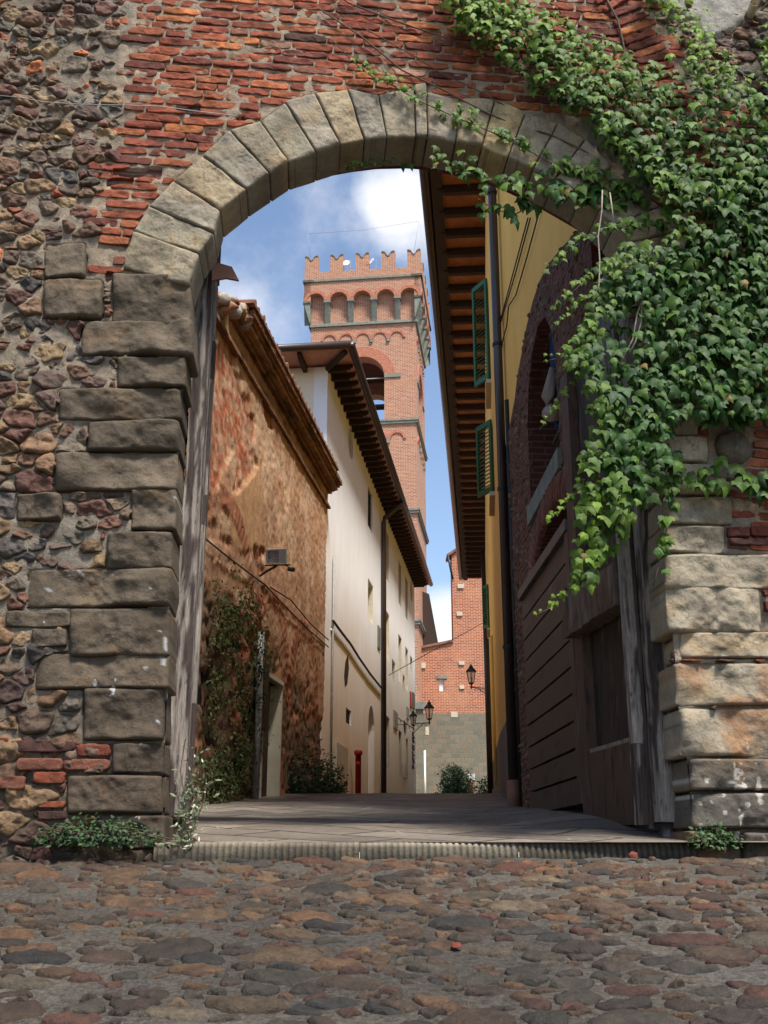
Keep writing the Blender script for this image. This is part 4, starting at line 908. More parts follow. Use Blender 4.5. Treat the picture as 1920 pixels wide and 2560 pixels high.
def taper_post(name, X0, X1, Y0, Y1, z0, z1, parent, grey, seed, amp=.009):
    fr = Frame((X0, Y0, 0), (CP, SP, 0), (SP, -CP, 0)); a = Acc(); roughbox(a, fr, 0, X1 - X0, z0, z1, -(Y1 - Y0), 0, .010, amp, lambda P: oldwood(P, seed, grey), (1, 2.2, 3), seed)
    return addm(name, a, M['wood'], parent)
taper_post('heel_post', 1.600, 1.722, 6.40, 6.52, .165, 3.7, gt, .62, 1)
part('pivot_foot', 'metalbrown', gt, lambda mb: mb.lathe((1.655, 6.47, .04), [(.055, 0), (.055, .075), (.048, .08), (.048, .12)], 16), True)
g2 = empty('plank_gate', (1.44, 7.86, .3), 'low brown gate of wide horizontal boards, dark gaps between them, folded behind the tall leaf', 'gate')
zs = np.linspace(.325, 2.36, 11)
for i in range(10): rb_('board', G1, .0, 2.40, zs[i] + .008, zs[i + 1] - .012, -.03, .012, dk((.075, .042, .028), .08), 'darkwood', g2, .05, .003, (3, 1, 1), i)
rb_('backing', G1, .02, 2.38, .34, 2.34, -.06, -.034, dk((.02, .014, .012), 0), 'darkwood', g2, .2, .001); rb_('top_rail', G1, -.02, 2.42, 2.36, 2.45, -.06, .05, dk((.12, .09, .08), .3), 'darkwood', g2, .04, .004, (3, 1, 1)); rb_('end_stile', G1, -.03, .10, .33, 2.35, .013, .035, dk(br), 'darkwood', g2)
lg = empty('left_gate_leaf', (-1.2, 6.5, .2), 'weathered grey wooden gate leaf seen edge-on beside the left stone jamb', 'gate')
taper_post('heel_post', -1.262, -1.150, 6.33, 6.47, .195, 3.95, lg, .48, 21, .012)
LF = Frame((-1.212, 6.52, 0), (CP, SP, 0), (SP, -CP, 0))
for z0, z1, g_, s_ in ((.15, .86, .22, 31), (.862, 2.0, .66, 32), (2.003, 2.20, .02, 33), (2.203, 3.02, .55, 34), (3.023, 3.30, .05, 35)):
    rb_('edge_strip', LF, .0, .068, z0, z1, -.08, .0, gw_(g_, s_), 'wood', lg, .01, .004, (1, 2.5, 1), s_)
rb_('edge_strip', LF, -.02, .060, 3.303, 3.75, -.08, .0, gw_(.85, 36), 'wood', lg, .01, .004, (1, 2.5, 1), 36); rb_('top_board', LF, .0, .07, 3.753, 4.25, -.06, -.01, lambda P: oldwood(P, 40, .1, (.13, .07, .05)), 'wood', lg, .01, .004, (1, 2.5, 1), 36)
L2 = Frame((-1.22, 6.62, 0), (-.18, 1, 0), (1, .18, 0)); rb_('board_face', L2, 0, 2.3, .2, 3.7, -.08, -.02, dk(br), 'darkwood', lg, .06, .004)
part('pivot_foot', 'rafter', lg, lambda mb: mb.box((-1.205, 6.42, .11), (.10, .11, .13)))

# ------------------------------------------------------------------ brick tower
tw = empty('bell_tower', (-1.2, 58, 0), 'tall square red brick bell tower with swallowtail battlements on stone corbels', 'tower')
tb = .12; tn = math.sqrt(1 + tb * tb); TW = 6.05
TFr = Frame((-4.22, 55.4, 0), (1, -tb, 0), (-tb, -1, 0)); TR = Frame(TFr.pt(TW, 0, 0), -TFr.N, TFr.U); TL = Frame(TFr.pt(0, 0, -TW), TFr.N, -TFr.U); TB = Frame(TFr.pt(TW, 0, -TW), -TFr.U, -TFr.N)
bz0, bzs = 22.9, 25.6
def tbel(cu=3.35): return archp(cu - 1.25, cu + 1.25, bz0, bzs)
for fr, nm in ((TFr, 'front_wall'), (TR, 'side_wall'), (TL, 'side_wall'), (TB, 'back_wall')):
    part(nm, 'tower', tw, lambda mb: mb.slab(fr, rect(.0 if fr in (TFr, TB) else .81, TW if fr in (TFr, TB) else TW - .81, 0, 32), [tbel(3.02)], -.8, 0))
part('belfry_floor', 'blackhole', tw, lambda mb: TFr.box(mb, .8, TW - .8, 22.5, 22.8, -TW + .8, -.8))
part('belfry_vault', 'darkbrick', tw, lambda mb: TFr.box(mb, .8, TW - .8, 27.6, 27.9, -TW + .8, -.8))
bell = part('bell', 'metalblack', tw, lambda mb: mb.lathe(TFr.pt(3.0, 23.6, -3.), [(.62, 0), (.58, .06), (.45, .4), (.36, .75), (.30, .95), (.12, 1.05)], 18), True); part('bell_beam', 'rafter', tw, lambda mb: (TFr.box(mb, .6, TW - .6, 24.9, 25.15, -3.2, -2.9), TFr.box(mb, .6, TW - .6, 24.3, 24.42, -1.5, -1.3)))
tubepart('tie_rod', 'metalgrey', tw, [TFr.pt(1.6, bzs, -.3), TFr.pt(4.5, bzs, -.3)], .035, 6)
OV = .38
def perframe(fn):
    for fr in (TFr, TR, TL, TB): fn(fr)
def strings(fr):
    for z_, hh in ((22.75, .14), (17.5, .16), (11.4, .16)):
        part('string_course', 'serena', tw, lambda mb: (fr.box(mb, -.12, TW + .12, z_ - .10, z_ + .04, 0, hh * .7), fr.box(mb, -.16, TW + .16, z_ + .043, z_ + .14, 0, hh)))
    part('string_course', 'serena', tw, lambda mb: fr.box(mb, -.08, TW + .08, 28.85, 29.02, 0, .12))
    part('impost', 'serena', tw, lambda mb: (fr.box(mb, 4.27, 5.2, bzs - .12, bzs + .06, 0, .07), fr.box(mb, .85, 1.77, bzs - .12, bzs + .06, 0, .07)))
    part('arch_ring', M['terracotta'] if False else 'towerarch', tw, lambda mb: mb.slab(fr, ringp(3.02, bzs, 1.25, 1.85, 20), [], 0, .045))
    for k in range(5):
        cu = 1.10 + k * .97; part('blind_arch', 'towerarch', tw, lambda mb: mb.slab(fr, ringp(cu, 27.95, .36, .50, 12), [], 0, .06)); part('small_corbel', 'serena', tw, lambda mb: fr.box(mb, cu + .40, cu + .57, 27.72, 27.95, 0, .10)) if k < 4 else None
        part('blind_arch', 'towerarch', tw, lambda mb: mb.slab(fr, ringp(cu, 21.75, .36, .50, 12), [], 0, .06)); part('small_corbel', 'serena', tw, lambda mb: fr.box(mb, cu + .40, cu + .57, 21.5, 21.75, 0, .10)) if k < 4 else None
    # head: corbels, arcade and parapet
    Wd = TW + 2 * OV; pit = Wd / 5; pts = [(-OV, 31.6), (-OV, 30.35)]
    for k in range(5):
        c = -OV + pit * (k + .5); r = pit / 2 - .17; pts += [(c - r, 30.35)] + [(c - r * math.cos(math.pi * i / 10), 30.35 + r * math.sin(math.pi * i / 10)) for i in range(1, 10)] + [(c + r, 30.35)]
    pts += [(TW + OV, 30.35), (TW + OV, 31.6)]
    hd = part('arcade_wall', 'tower', tw, lambda mb: mb.slab(fr, pts, [], .0 if fr in (TFr, TB) else .0, OV))
    for k in range(5):
        c = -OV + pit * (k + .5); r = pit / 2 - .17; part('arcade_arch_ring', 'towerarch', tw, lambda mb: mb.slab(fr, ringp(c, 30.36, r, r + .19, 14), [], OV, OV + .04))
    for k in range(6):
        c = -OV + pit * k; c = min(max(c, -OV + .17), TW + OV - .17); w_ = .15 if 0 < k < 5 else .17
        def cb(mb):
            q = [(c - w_, 29.02, 0), (c + w_, 29.02, 0), (c + w_, 30.24, OV), (c - w_, 30.24, OV), (c - w_, 30.24, 0), (c + w_, 30.24, 0), (c - w_, 29.02, .03), (c + w_, 29.02, .03)]
            p = [fr.pt(*a) for a in q]; mb.poly([p[6], p[7], p[2], p[3]]); mb.poly([p[0], p[6], p[3], p[4]]); mb.poly([p[1], p[5], p[2], p[7]]); mb.poly([p[3], p[2], p[5], p[4]]); mb.poly([p[0], p[1], p[7], p[6]])
            fr.box(mb, c - w_ - .05, c + w_ + .05, 30.243, 30.36, 0, OV + .05)
        part('corbel', 'serena', tw, cb)
    part('string_course', 'serena', tw, lambda mb: fr.box(mb, -OV - .08, TW + OV + .08, 31.603, 31.74, -.2, OV + .08))
    part('parapet', 'tower', tw, lambda mb: fr.box(mb, -OV, TW + OV, 31.743, 32.25, .0, OV) if fr in (TFr, TB) else fr.box(mb, 0, TW, 31.743, 32.25, 0.0, OV))
    mw, gp_ = .78, (Wd - 5 * .78) / 4
    for k in range(5):
        u0 = -OV + k * (mw + gp_)
        if fr not in (TFr, TB) and k in (0, 4): continue
        sw = [(u0, 32.253), (u0 + mw, 32.253), (u0 + mw, 33.30), (u0 + mw - .09, 33.33), (u0 + mw * .72, 33.26), (u0 + mw * .6, 33.08), (u0 + mw / 2, 33.02), (u0 + mw * .4, 33.08), (u0 + mw * .28, 33.26), (u0 + .09, 33.33), (u0, 33.30)]
        mo_ = part('merlon', 'tower', tw, lambda mb: mb.slab(fr, sw, [], OV - .42, OV)); cap = [(a, b) for a, b in sw[2:]]
        part('merlon_cap', 'serena', mo_, lambda mb: mb.slab(fr, [(a, b + .003) for a, b in cap] + [(a, b + .07) for a, b in cap[::-1]], [], OV - .44, OV + .04))
M['towerarch'] = mat_plain('arch_brick', (.40, .15, .09), .9, .35, 9, .4, .01)
perframe(strings)
part('roof_terrace', 'serena', tw, lambda mb: TFr.box(mb, 0, TW, 31.75, 31.9, -TW, 0))
part('pilaster', 'ashlar' if False else 'serena', tw, lambda mb: (TFr.box(mb, TW - 1.0, TW + .35, 6.9, 7.25, 0, .35),))
M['ashlar'] = mat_brick('grey_green_ashlar', (.20, .175, .125), (.14, .138, .105), (.19, .165, .12), .47, .235, .012, .6, dirt=(.27, .155, .085), dirtamt=.6, noisesc=2.2, wob_=.10)
part('stone_base', 'ashlar', tw, lambda mb: TFr.box(mb, TW - .9, TW + .22, 0, 6.9, 0, .22))
for (u, h_) in ((2.05, 1), (3.55, 2)):
    b = TFr.pt(u, 32.3, .25); t = empty('satellite_dish', b, ['round white satellite dish on a mast in the second gap of the battlements', 'tilted white satellite dish in the third gap of the battlements'][h_ - 1], 'satellite dish', 'dishes on the tower top')
    part('mast', 'metalgrey', t, lambda mb: mb.tube([b + Vector((.25, 0, -.1)), b + Vector((.25, 0, .75))], .03, 6)); ang = -.2 if h_ == 1 else -1.0
    dfm = Frame(b + Vector((0, -.05, .5)), (math.cos(ang), math.sin(ang), 0), (math.sin(ang), -math.cos(ang), .3)); dfm.V = dfm.N.cross(dfm.U)
    part('dish', 'white', t, lambda mb: mb.slab(dfm, [(.21 * math.cos(i * math.pi / 10), .21 * math.sin(i * math.pi / 10)) for i in range(20)], [], 0, .03)); tubepart('feed_arm', 'metalgrey', t, [dfm.pt(0, -.25, .03), dfm.pt(0, -.1, .3)], .015, 5)
lw = empty('lightning_wire', TFr.pt(0, 33.4, 0), 'thin wire strung on short rods above the tower battlements', 'wire')
A_, B_ = TFr.pt(-.3, 35.0, .2), TFr.pt(TW + .3, 35.35, .2)
tubepart('wire', 'metalgrey', lw, [A_, TFr.pt(TW / 2, 35.0, .2), B_], .009, 5); tubepart('wire', 'metalgrey', lw, [TFr.pt(-.1, 33.4, .2), A_], .009, 5); tubepart('wire', 'metalgrey', lw, [TFr.pt(TW, 33.4, .2), B_], .009, 5); tubepart('wire', 'metalgrey', lw, [B_, TFr.pt(TW + .75, 32, -.3), TFr.pt(TW + 1.0, 28.5, -1)], .009, 5)

# ------------------------------------------------------------------ church wall closing the street
CFr = Frame((0, 56.5, 0), (1, 0, 0), (0, -1, 0))
ch = empty('church_wall', (4, 56.5, 0), 'brick and grey stone church wall closing the far end of the street', 'church')
part('brick_wall', 'church', ch, lambda mb: mb.slab(CFr, [(1.75, 6.95), (9, 6.95), (9, 16.1), (4.5, 16.1), (3.72, 15.55), (3.72, 10.72), (1.75, 10.3)], [rect(2.93, 3.2, 8.1, 8.75)], -1.2, 0))
part('stone_wall', 'ashlar', ch, lambda mb: mb.slab(CFr, rect(1.75, 9, 0, 6.945), [], -1.2, .06))
part('verge_tiles', 'terracotta', ch, lambda mb: mb.slab(CFr, [(1.7, 10.30), (3.718, 10.73), (3.718, 10.86), (1.7, 10.43)], [], -1.2, .12))
part('verge_tiles', 'terracotta', ch, lambda mb: mb.slab(CFr, [(3.5, 15.45), (4.5, 16.12), (9, 16.12), (9, 16.25), (4.45, 16.25), (3.45, 15.58)], [], -1.2, .15)); tubepart('gutter', 'metalblack', ch, [CFr.pt(3.5, 15.5, .15), CFr.pt(3.75, 14.2, .05)], .06, 6)
part('niche', 'white', ch, lambda mb: CFr.box(mb, 2.9, 3.23, 8.05, 8.8, -.3, -.12)); part('niche_lintel', 'serena', ch, lambda mb: CFr.box(mb, 2.8, 3.35, 8.76, 8.9, -.1, .05))
for x, y, w_, h_ in ((1059, 1663, .22, .3), (1154, 1657, .3, .2), (1155, 1717, .25, .2), (1136, 1786, .35, .28), (1149, 1534, .3, .2), (1152, 1465, .35, .22), (1068, 1827, .18, .42)):
    az, el = ray(x, y); part('patch_stone', 'reveal', ch, lambda mb: CFr.box(mb, az * 56.4 - w_ / 2, az * 56.4 + w_ / 2, el * 56.4 - h_ / 2, el * 56.4 + h_ / 2, .0, .075))
az, el = ray(1062, 1900); tubepart('drain_pole', 'white', ch, [(az * 56, 56.3, 2.3), (az * 56, 56.3, 5.0)], .07, 8)
o = part('eave', 'rafter', ch, lambda mb: mb.slab(Frame((0, 57.5, 0), (1, 0, 0), (0, -1, 0)), [(2.0, 13.8), (2.5, 13.6), (3.0, 10.6), (2.0, 10.5)], [], -.6, 0))

# ------------------------------------------------------------------ lanterns
def lantern(c, s, anchor, label, group, loc):
    t = empty('street_lantern', loc, label, 'street lamp', group); c = Vector(c)
    part('roof', 'metalblack', t, lambda mb: mb.lathe(c, [(.30 * s, .30 * s), (.31 * s, .34 * s), (.17 * s, .50 * s), (.12 * s, .52 * s), (.13 * s, .58 * s), (.05 * s, .66 * s), (.02 * s, .76 * s)], 6))
    part('glass', 'glass', t, lambda mb: mb.lathe(c, [(.14 * s, -.25 * s), (.235 * s, .29 * s)], 6))
    def fr_(mb):
        for i in range(6):
            q = 2 * math.pi * (i + .5) / 6; mb.tube([c + Vector((.145 * s * math.cos(q), .145 * s * math.sin(q), -.26 * s)), c + Vector((.245 * s * math.cos(q), .245 * s * math.sin(q), .31 * s))], .016 * s, 4)
        mb.lathe(c, [(.05 * s, -.50 * s), (.04 * s, -.34 * s), (.155 * s, -.28 * s), (.155 * s, -.24 * s)], 6)
    part('frame', 'metalblack', t, fr_); part('bulb', 'white', t, lambda mb: mb.lathe(c, [(.03 * s, -.2 * s), (.06 * s, -.05 * s), (.02 * s, .06 * s)], 8), True)
    a = Vector(anchor); b = c + Vector((0, 0, -.48 * s)); d = a - b
    def bk(mb):
        mb.tube([b + Vector((0, 0, -.08)), b + Vector((0, 0, .05))], .03 * s, 6); mb.tube([b - d * .08, a], .028 * s, 6)
        for f in (.25, .55, .8):
            cc_ = b + d * f + Vector((0, 0, -.13 * s)); mb.tube([cc_ + (d.normalized() * math.cos(q) + Vector((0, 0, math.sin(q)))) * (.10 * s * (1 - q / 9)) for q in [k * .6 for k in range(11)]], .014 * s, 5)
        mb.tube([b + d * .35, a + Vector((0, 0, -.45 * s))], .02 * s, 5)
    part('bracket', 'metalblack', t, bk); return t
def at(x, y, Y): a, e = ray(x, y); return (a * Y, Y, e * Y)
lantern(at(1178, 1695, 42.), .76, YF.pt(42.1, at(1178, 1722, 42)[2], 0), 'black iron lantern on a scrolled arm from the yellow house, against the brick wall', 'iron street lanterns', at(1178, 1722, 42.))
lantern(at(1073, 1785, 41.), .70, HF.pt(41.6, at(1073, 1806, 41)[2], 0), 'black iron lantern on an arm from the white house, in front of the grey stones', 'iron street lanterns', at(1073, 1810, 41.))
lantern(at(1033, 1803, 36.), .5, HF.pt(35.6, at(1008, 1800, 36)[2], 0), 'smallest iron lantern, on a curved arm close to the white wall', 'iron street lanterns', at(1033, 1815, 36.))
tubepart('span_wire', 'cable', None, [HF.pt(*hit(HF, 968, 1688), .05), YF.pt(41, 10.0 * .86, 0)], .012, 5, label='thin wire stretched across the street from the white wall to the yellow house', category='wire')

# ------------------------------------------------------------------ foliage
def lobed(k=0):
    o = [(0, 0), (.20, -.10), (.42, .0), (.52, .33), (.34, .36), (.21, .60), (0, 1.0), (-.21, .60), (-.34, .36), (-.52, .33), (-.42, .0), (-.20, -.10)]
    z = [0, -.02, -.06, -.16, -.02, -.06, -.24, -.06, -.02, -.16, -.06, -.02]
    V = np.array([(a, b, c) for (a, b), c in zip(o, z)] + [(0, .34, .06), (0, .66, .0)]); F_ = []
    for i in range(12):
        j = (i + 1) % 12; c = 13 if i in (5, 6) else 12; F_.append((i, j, c))
    F_ += [(5, 13, 12), (13, 7, 12)]; return V, np.array(F_)
OV_ = np.array([(0, 0, 0), (.26, .25, -.04), (.30, .55, -.06), (0, 1, -.12), (-.30, .55, -.06), (-.26, .25, -.04), (0, .5, .05)]); OFc = np.array([(i, (i + 1) % 6, 6) for i in range(6)])
def nrm(a): return a / (np.linalg.norm(a, axis=1, keepdims=True) + 1e-9)
def leaves(acc, pos, nor, tip, size, col, tpl):
    V, Fc = tpl; n = len(pos); nor = nrm(nor); tip = nrm(tip - (tip * nor).sum(1, keepdims=True) * nor); sd_ = np.cross(tip, nor)
    wv = size * RNG.uniform(.85, 1.15, n); curl = RNG.uniform(.4, 1.9, n)
    P = pos[:, None] + (V[None, :, :1] * sd_[:, None] * wv[:, None, None] + V[None, :, 1:2] * tip[:, None] * size[:, None, None] + V[None, :, 2:3] * nor[:, None] * (size * curl)[:, None, None])
    k = len(V); F_ = (Fc[None] + (np.arange(n) * k)[:, None, None]).reshape(-1, 3); C_ = np.repeat(col[:, None], k, 1) * (1 + .15 * (V[None, :, 1:2] - .5))
    acc.add(P.reshape(-1, 3), F_, C_.reshape(-1, 3))
Wo = np.array(WF.N)
def ivyleaves(acc, s, z, h, size, light, jit=.35):
    n = len(s); out = Wo[None]; up = np.array([[0, 0, 1.]]); rt = np.array(WF.U)[None]
    nor = out * 1.0 + up * RNG.normal(.42, .28, (n, 1)) + rt * RNG.normal(-.05, .42, (n, 1)); tip = -up + rt * RNG.normal(0, .45, (n, 1)) + out * RNG.normal(.25, .2, (n, 1))
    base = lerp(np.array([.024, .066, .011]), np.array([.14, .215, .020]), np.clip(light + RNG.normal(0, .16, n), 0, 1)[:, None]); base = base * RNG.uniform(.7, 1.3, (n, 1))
    br_ = RNG.random(n) < .012; base[br_] = np.array([.20, .13, .04]); size = np.where(br_, size * .7, size)
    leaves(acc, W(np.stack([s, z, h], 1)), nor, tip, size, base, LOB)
LOB = lobed()
iv = empty('climbing_ivy', WF.pt(1.9, 2.5), 'green ivy spreading over the right side of the wall and hanging across the arch', 'ivy')
B1 = np.array(wps([(1090, -60), (1255, -60), (1272, 15), (1313, 60), (1358, 68), (1399, 104), (1453, 127), (1494, 150), (1534, 181), (1584, 203), (1640, 190), (1700, 215), (1760, 235), (1860, 240), (2000, 190), (2000, 1095), (1900, 1092), (1830, 1085), (1740, 1072), (1680, 1085), (1645, 1110), (1632, 1150), (1625, 1230), (1600, 1240), (1592, 1300), (1545, 1300), (1530, 1345), (1495, 1350), (1480, 1420), (1440, 1490), (1402, 1500), (1415, 1400), (1435, 1250), (1435, 1150), (1455, 1050), (1440, 980), (1402, 945), (1390, 910), (1415, 880), (1442, 850), (1455, 800), (1475, 740), (1500, 690), (1560, 655), (1620, 650), (1650, 620), (1640, 560), (1600, 500), (1560, 470), (1530, 420), (1480, 370), (1453, 316), (1399, 316), (1367, 290), (1331, 253), (1268, 208), (1227, 180), (1200, 150), (1130, 100), (1105, 50)]))
B2 = np.array(wps([(1590, -60), (1655, -60), (1660, 0), (1700, 60), (1745, 105), (1765, 165), (1830, 215), (1780, 262), (1740, 245), (1700, 205), (1682, 140), (1640, 80), (1600, 30)])); B3 = np.array(wps([(1880, 120), (1900, 40), (1945, -60), (2010, -60), (2010, 300), (1868, 262), (1868, 185)]))
GAPS = [np.array(wps(g)) for g in ([(1555, 178), (1640, 185), (1700, 240), (1735, 300), (1690, 330), (1640, 290)], [(1690, 560), (1760, 590), (1740, 640), (1690, 620)], [(1480, 870), (1580, 800), (1590, 900), (1530, 1000), (1480, 980)], [(1400, 360), (1460, 380), (1500, 450), (1480, 440)])]
fo = Acc()
xs = np.arange(.3, 3.3, .048); zs_ = np.arange(1.2, 6.7, .043); A_, B_ = np.meshgrid(xs, zs_); n = A_.size
for lay in range(3):
    s = A_.ravel() + RNG.normal(0, .022, n); z = B_.ravel() + RNG.normal(0, .02, n); P = np.stack([s + .05 * fbm(P3(s * 4, z * 4), 3, 60), z + .05 * fbm(P3(s * 4, z * 4, 5), 3, 61)], 1)
    m = inpoly(P, B1) | inpoly(P, B2) | inpoly(P, B3); pr = np.full(n, [.8, .72, .62][lay])
    for g in GAPS: pr[inpoly(P, g)] *= .22
    band = (z > wp(1400, 560)[1]); pr = np.where(band, pr * (.86 + .8 * fbm(P3(s * 3.5, z * 3.5), 3, 66)), pr * (.95 + .5 * fbm(P3(s * 5, z * 5), 3, 67)))
    m &= RNG.random(n) < pr; s, z = s[m], z[m]; hb = .05 + .07 * lay + .06 * (1 + fbm(P3(s * 2.5, z * 2.5), 3, 70)); hb = np.where(z < 4.2, hb + .05, hb)
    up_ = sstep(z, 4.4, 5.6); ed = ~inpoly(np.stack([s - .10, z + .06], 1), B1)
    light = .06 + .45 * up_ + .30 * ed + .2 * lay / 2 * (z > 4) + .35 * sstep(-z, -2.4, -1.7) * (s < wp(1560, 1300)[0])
    sz = RNG.normal(.075, .019, len(s)) * np.where(z > 4.6, .85, 1.0) * np.where(ed, .85, 1)
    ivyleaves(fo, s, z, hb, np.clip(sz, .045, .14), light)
addm('foliage', fo, M['leaf'], iv, smooth=False)
def strand(px, spread, size, light, dens=1., h=.07, stem='vine', hv=None, r=.004):
    P = np.array([wp(*p) for p in px]); L_ = np.concatenate([[0], np.cumsum(np.linalg.norm(np.diff(P, axis=0), axis=1))]); n = int(L_[-1] / (size * .34) * dens * (1 + spread / .05)); t = np.sort(RNG.random(n)) * L_[-1]
    s = np.interp(t, L_, P[:, 0]) + RNG.normal(0, spread, n); z = np.interp(t, L_, P[:, 1]) + RNG.normal(0, spread, n) + .02
    hh = np.full(n, h) + RNG.normal(0, .015, n); tap = 1 - .45 * (t / L_[-1]); a = Acc(); ivyleaves(a, s, z, hh, size * tap * RNG.uniform(.75, 1.2, n), np.full(n, light) + .25 * (t / L_[-1]))
    o = addm("trailing_shoot", a, M["leaf"], iv, smooth=False, kind="stuff")
    tubepart('stem', stem, o, [WF.pt(*p, h - .02) for p in P], r, 5)
strand([(1600, 515), (1550, 482), (1490, 452), (1430, 440), (1370, 420), (1310, 385), (1250, 355), (1200, 332), (1150, 312), (1100, 290), (1050, 268), (1010, 245), (975, 225), (940, 213), (905, 188), (882, 168)], .030, .075, .3, 1.15, .075)
strand([(1560, 520), (1480, 492), (1400, 478), (1350, 472), (1300, 462), (1240, 452), (1180, 440), (1130, 425), (1105, 405)], .045, .115, .08, 1.3, .03)
strand([(1330, 500), (1290, 520), (1240, 505), (1200, 480)], .04, .11, .0, .8, -.06)
strand([(1030, 392), (980, 380), (930, 383), (870, 398), (830, 402)], .010, .055, .05, .55, -.10)
strand([(1660, 590), (1610, 578), (1560, 590), (1510, 590), (1460, 610), (1420, 640), (1380, 668), (1362, 692)], .022, .075, .2, 1., .10)
strand([(1560, 650), (1500, 695), (1450, 722), (1410, 760), (1365, 795)], .018, .07, .22, .9, .1)
strand([(1480, 735), (1430, 790), (1380, 830)], .012, .055, .4, .7, .1); strand([(1460, 870), (1420, 905), (1350, 922)], .010, .04, .5, .5, .12); strand([(1430, 960), (1400, 1010), (1340, 1090)], .010, .045, .6, .5, .12)
strand([(1445, 1220), (1420, 1255), (1390, 1290), (1355, 1320)], .008, .05, .7, .9, .12)
strand([(1425, 1470), (1395, 1500), (1365, 1530), (1330, 1548)], .010, .045, .8, .9, .12)
strand([(1950, 1215), (1900, 1222), (1830, 1212), (1760, 1205), (1700, 1218), (1645, 1232)], .045, .12, .05, 1.5, .13)
strand([(1640, 1110), (1655, 1180), (1660, 1240), (1655, 1300), (1640, 1380), (1625, 1440), (1615, 1480)], .022, .095, .12, .9, .16)
strand([(1560, 1240), (1520, 1330), (1500, 1390), (1470, 1420)], .035, .10, .1, 1., .13)
for l, m_, r in (([(798, 30), (900, 100), (1005, 181), (1106, 232), (1200, 285), (1292, 320), (1372, 343), (1453, 384), (1516, 420)], 'vine', .006), ([(800, -40), (870, 18), (967, 50), (1068, 88), (1160, 120), (1250, 162), (1320, 200)], 'vine', .006),
                 ([(905, 75), (980, 120), (1040, 148), (1100, 190), (1200, 240), (1290, 285)], 'vine', .004), ([(1490, -40), (1540, 60), (1555, 110), (1560, 150), (1590, 200)], 'vine', .008), ([(1360, 60), (1450, 95), (1540, 110)], 'vine', .005), ([(1650, 20), (1700, 32), (1760, 32), (1840, 45)], 'vine', .007),
                 ([(1740, 110), (1780, 160), (1795, 215), (1800, 250)], 'vine', .005), ([(1485, 370), (1490, 400), (1495, 435)], 'palevine', .006), ([(880, 160), (830, 110), (780, 90)], 'vine', .0035), ([(1400, 40), (1340, -10), (1300, -50)], 'vine', .005)):
    tubepart('stem', m_, iv, [WF.pt(*wp(*p), .03 + .012 * math.sin(i * 2.1)) for i, p in enumerate(l)], r, 6)
for l in ([(1482, 529), (1480, 580), (1471, 642), (1475, 700), (1473, 760), (1462, 785)], [(1584, 777), (1565, 830), (1555, 890), (1525, 949)], [(1577, 780), (1575, 850), (1560, 900), (1545, 925)], [(1520, 690), (1516, 720), (1518, 750)], [(1500, 535), (1506, 580), (1508, 605)]):
    tubepart('stem', 'palevine', iv, [WF.pt(*wp(*p), .24) for p in l], .0045, 6)
def tuft(name, c, rx, ry, rz, n, size, col, label, cat, tpl=(OV_, OFc), mat='leafdull', stems=0, group=None, upb=.6):
    t = empty(name, c, label, cat, group); c = np.array(c); d = nrm(RNG.normal(0, 1, (n, 3))); d[:, 2] = np.abs(d[:, 2]); cl = fbm(d * 2.2 + c, 3, 5); rr = RNG.random(n) ** .45 * (1 + .55 * cl); pos = c + d * rr[:, None] * np.array([rx, ry, rz])
    a = Acc(); leaves(a, pos, d * .6 + RNG.normal(0, .5, (n, 3)) + np.array([0, -.2, upb]), d + RNG.normal(0, .6, (n, 3)), RNG.uniform(.6, 1.3, n) * size, np.array(col)[None] * RNG.uniform(.5, 1.6, (n, 1)) * (1 + .3 * RNG.normal(0, 1, (n, 3)) * .3), tpl); addm('foliage', a, M[mat], t, smooth=False)
    if stems:
        def st(mb):
            for i in range(stems):
                q = pos[i * 7 % n]; mb.tube([c + np.array([random.uniform(-.3, .3) * rx, 0, -.02]), (c + q) / 2 + np.array([0, 0, .05]), q], [.006, .004, .002], 4)
        part('stem', 'vine', t, st)
    return t
def onwall(x, y, h=.06): return tuple(WF.pt(*wp(x, y), h))
tuft('wall_weed', onwall(265, 2115, .10), .34, .10, .14, 900, .026, (.035, .068, .025), 'bushy green weed at the foot of the left wall', 'weed', stems=30)
tuft('wall_weed', onwall(150, 2105, .08), .12, .06, .08, 160, .026, (.04, .07, .028), 'small sparse weed left of the bushy one under the rubble wall', 'weed', stems=8)
tuft('wall_weed', onwall(1768, 2118, .10), .15, .08, .12, 420, .027, (.045, .085, .028), 'green weed at the foot of the right stone pillar', 'weed', stems=18)
c_ = WF.pt(*wp(468, 2125), .05); t_ = empty('flowering_weed', c_, 'slender weed with tiny pale flowers growing at the left end of the kerb', 'weed'); a = Acc(); pos = []; stp = []
for i in range(7):
    ang = random.uniform(-.28, .22); L_ = random.uniform(.25, .55) if i else .58; pts = [Vector(c_) + Vector((random.uniform(-.03, .03) + math.sin(ang) * L_ * f + .05 * f * f, -.01, L_ * f)) for f in (0, .35, .7, 1)]; stp.append(pts)
    for k in range(46): f = random.random(); q = pts[0].lerp(pts[3], f); pos.append((q.x + random.gauss(0, .022), q.y + random.gauss(0, .02), q.z))
pos = np.array(pos); n = len(pos); leaves(a, pos, RNG.normal(0, 1, (n, 3)) + np.array([0, -.6, .5]), RNG.normal(0, .7, (n, 3)) + np.array([0, 0, .8]), RNG.uniform(.018, .042, n), np.where(RNG.random((n, 1)) < .17, np.array([.55, .55, .42]), np.array([.14, .17, .09]) * RNG.uniform(.6, 1.3, (n, 1))), (OV_ * np.array([.6, 1, 1]), OFc)); addm('foliage', a, M['leafdull'], t_, smooth=False)
part('stem', 'vine', t_, lambda mb: [mb.tube(p, .004, 4) for p in stp])
